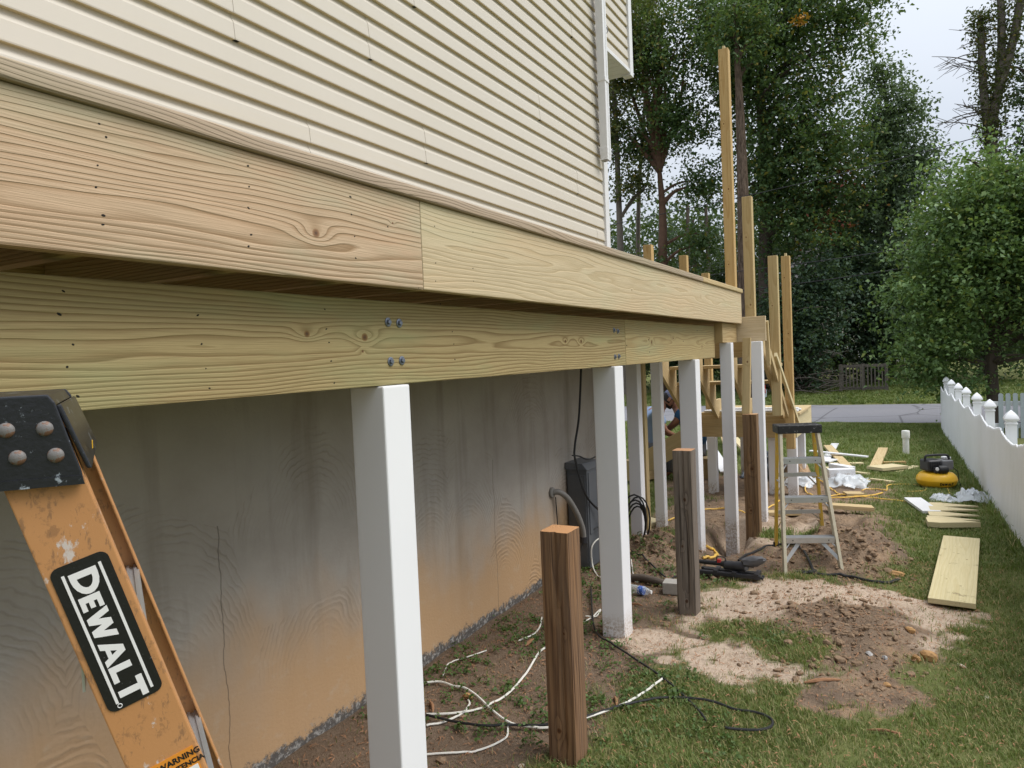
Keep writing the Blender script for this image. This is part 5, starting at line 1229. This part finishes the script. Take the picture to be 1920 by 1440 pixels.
# ------------------------------------------------------------------ vegetation
def leafcloud(name, P_, size, mat, parent, flat=.5, seed=0, hue=.35, aspect=.62, mean=None):
    """one small folded leaf per point"""
    r = np.random.default_rng(seed); n = len(P_)
    N = r.normal(size=(n,3)); N[:,2] = np.abs(N[:,2])*.8+flat; N /= np.linalg.norm(N, axis=1)[:,None]
    A = r.normal(size=(n,3)); A -= N*np.sum(A*N, 1)[:,None]; A /= np.linalg.norm(A, axis=1)[:,None]; B = np.cross(N, A)
    s_ = size*r.uniform(.6, 1.3, n)[:,None]; w_ = s_*aspect
    droop = np.array([0,0,-.18])*s_
    v0 = P_-A*s_*.5; v1 = P_+B*w_*.5+N*s_*.10; v2 = P_+A*s_*.5+droop; v3 = P_-B*w_*.5+N*s_*.10
    V = np.stack([v0,v1,v2,v3], 1).reshape(-1,3); F_ = np.arange(4*n).reshape(-1,4)
    base = np.full(n, .45) if mean is None else mean
    c = np.clip(base+r.normal(size=n)*hue*.5, 0, 1); c2 = r.random(n)
    at = np.stack([np.repeat(c,4), np.repeat(c2,4), np.zeros(4*n), np.ones(4*n)], 1)
    return link(name, fastmesh(name, V, F_, at), MAT[mat], parent)
def crown_points(lobes, n, spread, seed, per=40, hollow=2.0, spray_w=.62, spray_l=2.1):
    r = np.random.default_rng(seed); vol = np.array([l[3]*l[4]*l[5] for l in lobes])**.8; pr = vol/vol.sum(); out = []; mean = []; tips = []
    nc = max(1, n//per)
    li = r.choice(len(lobes), nc, p=pr)
    for i in range(nc):
        cx_,cy_,cz_,rx_,ry_,rz_ = lobes[li[i]]; d = r.normal(size=3); d /= np.linalg.norm(d); rad = r.random()**(1/hollow)
        c = np.array([cx_,cy_,cz_])+d*rad*np.array([rx_,ry_,rz_]); tips.append(c)
        sp_ = spread*r.uniform(.6,1.3)
        q = r.normal(size=(per,3))*np.array([sp_, sp_, sp_*.55])*spray_w; q[:,2] -= .25*(np.abs(q[:,0])+np.abs(q[:,1]))*r.random()
        dd = d*np.array([1,1,.5])+np.array([0,0,r.uniform(-.25,.45)])+r.normal(size=3)*.25; dd /= np.linalg.norm(dd)
        tt = r.uniform(-1.0, .75, per)*r.uniform(.6,1.5)*spread*spray_l
        q = q*(1.05-.55*np.clip((tt/(spread*spray_l)), -.3, 1))[:,None]+dd[None,:]*tt[:,None]
        out.append(c+q); mean.append(np.full(per, np.clip(.45+r.normal()*.16, .1, .9)))
    return np.concatenate(out), np.concatenate(mean), np.array(tips)
def trunk(name, pts, radii, mat, parent, n=9):
    return MB().tube(spline(pts, 5), list(np.interp(np.linspace(0,1,(len(pts)-1)*5+1), np.linspace(0,1,len(radii)), radii)), n).build(name, MAT[mat], parent, smooth=True)
def tree(name, label, cat, base, top, r0, lobes, n, size, leaf, bark, seed, spread=.45, limbs=10, group=None, per=40, lean=(0,0), hollow=2.0, hue=.35):
    b = Vector((base[0], base[1], gz(base[0], base[1])-.1)); t = thing(name, label, cat, b, group); rr = random.Random(seed)
    tp = Vector((base[0]+lean[0], base[1]+lean[1], top))
    mid = [b.lerp(tp, f)+Vector((rr.uniform(-.12,.12), rr.uniform(-.12,.12), 0)) for f in (.25,.5,.75)]
    pts = [b, *mid, tp]; trunk('trunk', pts, [r0, r0*.85, r0*.7, r0*.5, r0*.2], bark, t)
    P_, mean, tips = crown_points(lobes, n, spread, seed, per, hollow)
    lm = MB(); sp_ = spline(pts, 6)
    for q in range(limbs):
        e = Vector(tips[rr.randrange(len(tips))]); zs_ = max(b.z+.25*(tp.z-b.z), min(e.z-.3-.25*(e-tp).length*.3, tp.z*.95))
        st = min(sp_, key=lambda v_: abs(v_.z-zs_)); L_ = (e-st).length; m_ = st.lerp(e, .5)+Vector((rr.uniform(-.1,.1)*L_, rr.uniform(-.1,.1)*L_, .10*L_))
        ra = r0*.38*rr.uniform(.6,1.2)
        MB().tube(spline([st, m_, e], 5), [ra*(1-.085*i_) for i_ in range(11)], 6, cap=False).build('limb', MAT[bark], t, smooth=True)
    leafcloud('crown', P_, size, leaf, t, seed=seed+1, mean=mean, hue=hue)
    return t
G_ = 'trees beyond the road'
# lawn tree leaning over the fence
tree('pear_tree', 'dense bright green leafy tree behind the white picket fence', 'tree', (1.55,17.4), 5.4, .13,
     [(1.7,17.6,3.4,1.9,1.7,1.9),(.55,17.0,2.5,1.0,1.1,1.2),(.35,17.2,1.5,.85,.9,.65),(1.3,17.3,4.7,1.0,1.0,1.0),(2.9,17.4,2.6,1.4,1.4,1.7),(2.6,17.5,4.4,1.2,1.2,1.2),(1.0,17.0,3.6,1.0,1.0,1.0),(3.9,17.8,3.4,1.3,1.4,1.9),(.85,16.9,.95,.7,.6,.35)],
     62000, .10, 'leaf_pear', 'bark_dark', 21, spread=.26, limbs=40, per=26, hollow=2.6)
# big maple filling the middle
tree('maple_tree', 'tall spreading maple with dark crown behind the tall rail post', 'tree', (-4.6,29), 15.5, .32,
     [(-4.2,29,13.5,2.8,3,3.2),(-2.8,28.5,15.5,2.5,2.5,2.6),(-5.6,29,12.0,1.5,2.2,2.6),(-3.2,28.5,10.0,2.2,2.5,2.4),(-4.4,28.5,8.2,1.8,2.2,1.8),(-1.6,28.5,13.0,1.3,1.8,1.6),(-6.6,29.5,15,1.6,2,2.2),(-2.2,28.5,8.0,1.6,1.8,1.8),(-3.4,28.5,6.3,2.3,2.0,1.8)],
     56000, .155, 'leaf_maple', 'bark_dark', 31, spread=.40, limbs=46, group=G_)
# bare trunk rising right behind the tall post
tree('pine_tree', 'straight grey trunk standing directly behind the tall rail post', 'tree', (-4.85,25.4), 13.0, .29,
     [(-4.7,25.6,12.5,1.3,1.3,1.3)], 4000, .14, 'leaf_maple', 'bark_pine', 33, spread=.4, limbs=8, group=G_)
tree('poplar_tree', 'upright paler green tree with an open crown against the sky', 'tree', (-.55,31), 11.6, .17,
     [(-.65,31,9.4,1.4,1.6,2.2),(-.3,31,7.0,1.4,1.6,1.8),(-1.6,31,6.5,1.5,1.5,1.7),(.05,31,10.6,.7,.9,1.1),(.55,31,8.4,.8,1.0,1.4),(-.75,31,11.9,.6,.8,.9),(-.6,30.8,4.6,1.6,1.5,1.5)],
     27000, .15, 'leaf_poplar', 'bark_grey', 41, spread=.34, limbs=30, group=G_, per=30)
# left group: thin grey stem, reddish stem
tree('ash_tree', 'thin straight grey tree just past the house corner', 'tree', (-9.9,27.5), 17.0, .16,
     [(-9.7,27.5,14.2,1.7,1.6,2.4),(-10.2,27.5,10.8,1.2,1.2,1.3),(-9.3,27.5,8.5,.8,1.0,.8),(-9.9,27.8,4.2,1.0,1.2,1.8)],
     14000, .15, 'leaf_olive', 'bark_grey', 51, spread=.34, limbs=26, group=G_, per=26)
tree('oak_tree', 'forked tree with thick reddish-brown trunk between the house and tall post', 'tree', (-8.45,28.0), 9.5, .30,
     [(-8.3,28,13.2,1.8,1.8,2.6),(-7.6,28,10.6,1.2,1.5,1.4),(-9.2,28,10.0,1.0,1.2,1.0),(-7.0,28.3,8.2,1.0,1.2,1.0),(-8.6,28.2,4.8,.9,1.2,1.5),(-7.0,28.4,6.0,.8,1.2,1.0)],
     16000, .15, 'leaf_maple', 'bark_red', 53, spread=.34, limbs=30, group=G_, per=26)
tree('birch_tree', 'slim leaning tree with sparse yellow-green leaves by the upper storey corner', 'tree', (-10.6,31), 17.5, .13,
     [(-10.6,31,15.5,1.9,1.8,2.8),(-9.6,31,18.0,2.0,2.0,1.5)], 8000, .16, 'leaf_olive', 'bark_grey', 57, spread=.38, limbs=20, group=G_, lean=(.9,0), per=24)
# unseen trees added behind the camera to block low sky from near post faces
GB = 'trees round the back of the yard'
for q, (bx, by, tp_) in enumerate(((-6.5,-13,11),(-1.5,-15,12.5),(3.5,-13.5,11.5),(8.5,-15,12))):
    tree('yard_tree', ['broad leafy tree behind the house end of the back yard', 'tall leafy tree in the middle of the back yard', 'broad leafy tree at the back end of the fence line', 'tall leafy tree past the neighbouring back corner'][q], 'tree', (bx,by), tp_, .22,
         [(bx,by,tp_*.55,2.9,2.4,tp_*.38),(bx-1.4,by,tp_*.4,1.8,1.8,tp_*.25),(bx+1.5,by,tp_*.45,1.8,1.8,tp_*.27)], 5200, .42, 'leaf_maple', 'bark_dark', 201+q, spread=.5, limbs=10, group=GB)
# vine-covered snag against the sky
def snag():
    b = Vector((2.55,31,gz(2.55,31)-.1)); t = thing('dead_tree', 'vine-covered bare trunk with dead branches standing against the sky', 'tree', b, None)
    trunk('trunk', [b, (2.6,31,4), (2.75,31,7.5), (2.7,31,9.5)], [.26,.24,.20,.18], 'bark_dark', t)
    st = [[(2.72,31,8.6),(2.55,31,10.5),(2.5,31,12.5),(2.48,31,13.2)], [(2.72,31,9),(3.05,31,11.2),(3.1,31,13.5),(2.95,31,16)], [(2.9,31,10.2),(3.45,31,12.2),(3.8,31,14.3),(4.1,31,16)]]
    pts = []; rg = np.random.default_rng(3)
    for s_ in st:
        trunk('limb', s_, [.16,.14,.12,.07], 'bark_grey', t)
        for q in spline(s_, 14): pts.append(np.array(q)+rg.normal(size=(46,3))*np.array([.21,.21,.16]))
    for q in spline([b+Vector((0,0,3.5)),(2.75,31,7.5),(2.7,31,9.5)], 14): pts.append(np.array(q)+rg.normal(size=(40,3))*np.array([.24,.24,.2]))
    leafcloud('vine', np.concatenate(pts), .12, 'leaf_olive', t, seed=4)
    tw = MB(); rr = random.Random(8)
    for s_ in range(26):
        base_ = Vector((2.6+rr.uniform(-.1,.4),31,rr.uniform(6.5,12.5))); dr = Vector((rr.choice((-1,-1,-1,1))*rr.uniform(.6,1.6), rr.uniform(-.4,.4), rr.uniform(-.3,.8)))
        pth = spline([base_, base_+dr*.5+Vector((0,0,.1)), base_+dr], 4); tw.tube(pth, list(np.linspace(.03,.008,len(pth))), 5, cap=False)
        for _ in range(3):
            f = rr.uniform(.4,.9); q = base_+dr*f; d2 = Vector((dr.x*.3+rr.uniform(-.2,.2), 0, rr.uniform(-.4,.5))); tw.tube([q, q+d2], [.012,.005], 4, cap=False)
    tw.build('dead_branches', MAT['twig'], t)
snag()
tree('evergreen_tree', 'dark dense tree at the right behind the vine-covered trunk', 'tree', (4.3,32), 14, .28,
     [(4.6,32,10.5,1.3,1.8,2.6),(4.2,32,7.0,1.3,1.8,2.2),(5.5,32,13.0,1.6,1.8,2.0),(3.3,31.5,6.0,1.2,1.4,1.5),(2.6,31.5,5.6,1.2,1.4,1.4),(5.8,32,8.5,1.8,1.8,2.5)],
     22000, .15, 'leaf_dark', 'bark_dark', 63, spread=.40, limbs=24, group=G_, hollow=2.6)
# dark woodland layers behind and understory along the far lawn
def shrub(label, x, y, rx_, ry_, h, n, leaf, seed, size=.14, name='shrub'):
    z_ = gz(x, y); t = thing(name, label, 'shrub', (x, y, z_), 'undergrowth along the far lawn'); rr = random.Random(seed)
    lobes = [(x,y,z_+h*.5,rx_,ry_,h*.5)]+[(x+rr.uniform(-.6,.6)*rx_, y+rr.uniform(-.5,.2)*ry_, z_+h*rr.uniform(.3,.85), rx_*.5, ry_*.5, h*.25) for _ in range(4)]
    P_, mean, tips = crown_points(lobes, n, .28, seed, 30, 2.4); P_[:,2] = np.maximum(P_[:,2], z_+.03)
    st = MB()
    for _ in range(9):
        e = Vector(tips[rr.randrange(len(tips))]); MB().tube(spline([(x+rr.uniform(-.2,.2)*rx_, y, z_), Vector((x,y,z_)).lerp(e,.5)+Vector((0,0,.2)), e], 4), list(np.linspace(.045,.012,9)), 5, cap=False).build('stem', MAT['bark_dark'], t)
    leafcloud('foliage', P_, size, leaf, t, seed=seed+1, mean=mean)
shrub('tall rounded bluish-green shrub right of the two short stair posts', -3.2, 27.6, 1.5, 1.2, 4.6, 15000, 'leaf_shrub', 71)
shrub('dark shrub below the pale car beyond the road', -3.9, 29.2, 1.6, 1.2, 2.2, 7000, 'leaf_dark', 73)
shrub('dark tangled shrub in front of the small grey railing', -1.0, 29.5, 1.2, 1.2, 3.0, 8000, 'leaf_dark', 75)
shrub('leafy shrub seen between the white posts under the deck end', -5.6, 27.6, 1.4, 1.0, 3.4, 11000, 'leaf_maple', 77)
shrub('broad dark shrub seen below the timber prop', -7.6, 27.4, 1.6, 1.0, 4.0, 11000, 'leaf_dark', 79)
shrub('tall dark shrub behind the short rail posts at the deck end', -6.4, 30.5, 1.9, 1.2, 5.8, 12000, 'leaf_dark', 81)
shrub('dark shrub at the foot of the thin grey tree by the house', -10.2, 29, 1.9, 1.2, 4.4, 9000, 'leaf_dark', 83)
shrub('loose shrub with reddish leaves under the maple crown', -2.3, 29.8, 1.7, 1.2, 6.4, 12000, 'leaf_shrub', 85)
shrub('dark shrub filling the gap under the pale green tree', .4, 30.3, 1.5, 1.2, 4.6, 9000, 'leaf_dark', 87)
shrub('dark undergrowth behind the lawn tree', 2.4, 29.5, 2.0, 1.2, 4.0, 9000, 'leaf_dark', 89)
rg = np.random.default_rng(77)
leafcloud('red_vine', np.concatenate([np.array([-2.3,27.9,6.0])+rg.normal(size=(140,3))*[.5,.3,.35], np.array([-2.0,27.9,7.6])+rg.normal(size=(90,3))*[.4,.3,.3]]), .13, 'leaf_red', None, seed=5)
tag(bpy.data.objects['red_vine'], 'red autumn vine leaves hanging in the dark trees', 'vine')
leafcloud('orange_leaves', np.array([-2.9,26.0,12.55])+rg.normal(size=(70,3))*[.16,.1,.12], .13, 'leaf_orange', None, seed=6)
tag(bpy.data.objects['orange_leaves'], 'small spray of orange leaves at the top of the maple', 'leaves')
# distant wood behind everything
Pw = []
for q in range(1500):
    c = np.array([rg.uniform(-34, 9), rg.uniform(44, 58), 0]); c[2] = 1.0+rg.random()**1.15*(10.5 if c[0] < -1.5 else 6.5); Pw.append(c+rg.normal(size=(46,3))*[.8,.8,.6])
wood_far = leafcloud('far_woods', np.concatenate(Pw), .36, 'leaf_dark', None, seed=9); tag(wood_far, 'distant dark woods seen between the nearer trees', kind='stuff')
tk = MB()
for q in range(26):
    x_ = -30+q*1.5+rg.uniform(-.5,.5); y_ = rg.uniform(40,52); tk.tube([(x_,y_,0),(x_+rg.uniform(-.3,.3),y_,11)], [.22,.10], 6)
o = tk.build('far_trunks', MAT['bark_dark']); tag(o, 'dark far trunks inside the distant woods', kind='stuff')
# utility wires
for i, (a, b, lab_) in enumerate((((-9.6,24.6,6.4),(6.5,24.6,8.2),'utility wire crossing high behind the tall post'), ((-6.0,25,4.35),(6.0,25,5.4),'lower utility wire sagging behind the stair posts'), ((-6.0,25.2,3.7),(6.0,25.2,4.9),'lowest utility wire crossing in front of the dark shrubs'))):
    a = Vector(a); b = Vector(b); mm_ = a.lerp(b, .5)+Vector((0,0,-.25)); tag(MB().tube(spline([a, mm_, b], 14), .013, 5).build('utility_wire', MAT['wire_dark']), lab_, 'wire')
# small grey railing of a footbridge and a pale house behind the trees
rl = thing('wooden_railing', 'small weathered grey wooden railing at the edge of the far lawn', 'railing', (-1.4,27.2,gz(-1.4,27.2)))
z_ = gz(-1.4,27.2)
for x_ in (-2.05, -1.35, -.65): board('railing_post', (x_,27.2,z_-.05), (x_,27.2,z_+.95), .10, .10, (0,1,0), MAT['grey_wood'], rl)
for zz in (.12, .88): board('railing_rail', (-2.1,27.2,z_+zz), (-.6,27.2,z_+zz), .10, .05, (0,1,0), MAT['grey_wood'], rl)
for q in range(13): board('baluster', (-1.98+q*.11,27.17,z_+.12), (-1.98+q*.11,27.17,z_+.88), .04, .04, (0,1,0), MAT['grey_wood'], rl)
hs = thing('far_house', 'pale house with a white-framed window mostly hidden behind the trees', 'house', (-1.5,43,1))
MB().box(-5.5, 2.5, 42, 48, .3, 5.2).build('wall', MAT['house_pale'], hs)
MB().prism([(-5.9,41.6,5.2),(2.9,41.6,5.2),(2.9,45,7.4),(-5.9,45,7.4)], (0,.1,-.15)).build('roof', MAT['roof_dark'], hs)
wf = MB().box(-.55, .1, 41.94, 41.999, 3.55, 4.25).build('window', MAT['trim_white'], hs)
for q in range(2): MB().box(-.49+q*.28, -.25+q*.28, 41.92, 41.939, 3.62, 4.18).build('pane', MAT['glass_dark'], wf)
# parked pale car far behind
ca = thing('parked_car', 'pale parked car glimpsed through the dark shrubs', 'car', (-3.9,33.5,1.0)); z_ = gz(-3.9,33.5)
prof_c = [(-2.1,.35),(-2.1,.75),(-1.95,.9),(-1.1,.98),(-.5,1.42),(.8,1.45),(1.5,1.0),(2.1,.92),(2.15,.35)]
CMt = Matrix.Translation((-3.9,33.5,z_))
MB().prism([(a,-.85,b) for a,b in prof_c], (0,1.7,0)).build('body', MAT['car_pale'], ca, bevel=.05, M=CMt)
MB().prism([(-.95,-.87,1.0),(-.45,-.87,1.36),(.75,-.87,1.38),(1.25,-.87,1.0)], (0,.015,0)).build('side_window', MAT['glass_dark'], ca, M=CMt)
for x_ in (-1.3, 1.35): MB().cyl((x_,-.88,.33),(x_,-.66,.33),.33,n=18).build('wheel', MAT['black_rubber'], ca, M=CMt)
# ------------------------------------------------------------------ grass and weeds
def scatter(n, x0, x1, y0, y1, power, seed):
    r = np.random.default_rng(seed); x = r.uniform(x0,x1,n); y = r.uniform(y0,y1,n); g = masks(x,y)[0]
    d = fbm(x+5, y+2, 3.0, 4); keep = r.random(n) < np.clip(g**power*(.15+2.0*np.clip(d-.30, 0, 1)), 0, 1); return x[keep], y[keep], d[keep]
def inview(x, y, m=40):
    dx = x*CX.x+y*CX.y; dz = x*_F.x+y*_F.y; u = 960+FPX*dx/np.maximum(dz, .1); return (u > -m) & (u < 1920+m+260) & (dz > .3)
def blades(name, x, y, h0, h1, w_, seed, label, dry=0.0, mat='grass_blade'):
    r = np.random.default_rng(seed); n = len(x); z = height(x, y)-.004
    a = r.uniform(0, 2*np.pi, n); h = r.uniform(h0, h1, n)*(.6+.8*fbm(x, y, 4.0, 2)); ln = r.uniform(.25, 1.0, n)*h
    d = np.stack([np.cos(a), np.sin(a), 0*a], 1); s_ = np.stack([-np.sin(a), np.cos(a), 0*a], 1)*w_*r.uniform(.6,1.3,n)[:,None]*.5
    P_ = np.stack([x,y,z], 1); up = np.array([0,0,1.0])
    m_ = P_+up*(h*.55)[:,None]+d*(ln*.30)[:,None]; t = P_+up*(h*.85)[:,None]+d*ln[:,None]
    V = np.stack([P_-s_, P_+s_, m_+s_*.85, m_-s_*.85, t], 1).reshape(-1,3)
    i = np.arange(n)*5; T = np.concatenate([np.stack([i,i+1,i+2],1), np.stack([i,i+2,i+3],1), np.stack([i+3,i+2,i+4],1)])
    c = np.clip(.2+.75*fbm(x+11, y+3, 1.2, 3)+r.normal(size=n)*.16-.1, 0, 1); c2 = np.clip(r.random(n)+dry, 0, 1)
    at = np.stack([np.repeat(c,5), np.repeat(c2,5), np.zeros(5*n), np.ones(5*n)], 1)
    o = link(name, fastmesh(name, V, T, at), MAT[mat]); return tag(o, label, kind='stuff')
x, y, d = scatter(420000, -2.5, 1.1, 2.2, 6.6, 1.6, 1); k_ = inview(x, y); blades('near_grass', x[k_], y[k_], .018, .050, .0034, 2, 'short patchy grass around the post stubs', dry=.14)
x, y, d = scatter(230000, -3.2, 1.1, 6.6, 11.5, 1.5, 3); k_ = inview(x, y); blades('middle_grass', x[k_], y[k_], .025, .06, .006, 4, 'mown grass beside the picket fence', dry=.03)
x, y, d = scatter(190000, -6.5, 1.4, 11.5, 18.5, 1.0, 5); k_ = inview(x, y); blades('back_grass', x[k_], y[k_], .035, .075, .010, 6, 'bright green lawn between the scraps and the road', dry=-.02)
x, y, d = scatter(110000, -9, 5, 24.0, 29.5, 1.0, 7); k_ = inview(x, y); blades('far_grass', x[k_], y[k_], .05, .11, .02, 8, 'grass on the bank beyond the road', dry=-.05)
# weeds and dry litter on the soil by the wall
r = np.random.default_rng(12); cx_ = r.uniform(-2.5, -.7, 800); cy_ = r.uniform(2.3, 6.0, 800); kp = fbm(cx_, cy_, 2.2, 3) > .44; kp &= masks(cx_, cy_)[1] < .25; cx_, cy_ = cx_[kp], cy_[kp]
P_ = []
for a, b in zip(cx_, cy_):
    q = r.normal(size=(16,2))*r.uniform(.015,.05); xx = a+q[:,0]; yy = b+q[:,1]; P_.append(np.stack([xx, yy, height(xx,yy)+r.uniform(.008,.035,16)], 1))
o = leafcloud('weeds', np.concatenate(P_), .022, 'weed_leaf', None, flat=1.2, seed=13, aspect=.7); tag(o, 'low green weeds scattered on the soil', kind='stuff')
n = 15000; xx = r.uniform(-2.52,.6,n); yy = r.uniform(2.3,6.6,n); kk = r.random(n) < 1-.6*masks(xx,yy)[0]; xx, yy = xx[kk], yy[kk]
o = leafcloud('soil_litter', np.stack([xx,yy,height(xx,yy)+.006+.018*masks(xx,yy)[0]], 1), .030, 'bark_chip', None, flat=2.5, seed=14, aspect=.16); tag(o, 'dry straw and bark bits littering the soil', kind='stuff')
x = r.uniform(.50,.95,5000); y = r.uniform(5,16.5,5000); kk = np.abs(x-(.86-.0302*(y-7.6))+.05) < .09
blades('fence_grass', x[kk], y[kk], .06, .16, .008, 15, 'longer grass growing at the foot of the fence')
# brush pile: tangle of bare twigs under the dark trees
tw = MB(); rr = random.Random(4)
for q in range(150):
    a = Vector((rr.uniform(-5.0,-2.2), rr.uniform(26.4,27.6), 0)); a.z = gz(a.x,a.y)+rr.uniform(.1,3.6 if q % 3 == 0 else .7); d_ = Vector((rr.uniform(-1.2,1.2), rr.uniform(-.3,.3), rr.uniform(-.35,.35)))
    tw.tube([a, a+d_*.5+Vector((0,0,rr.uniform(-.1,.15))), a+d_], [.014,.010,.005], 4, cap=False)
o = tw.build('brush_twigs', MAT['twig']); tag(o, 'tangle of bare twigs along the edge of the dark trees', kind='stuff')
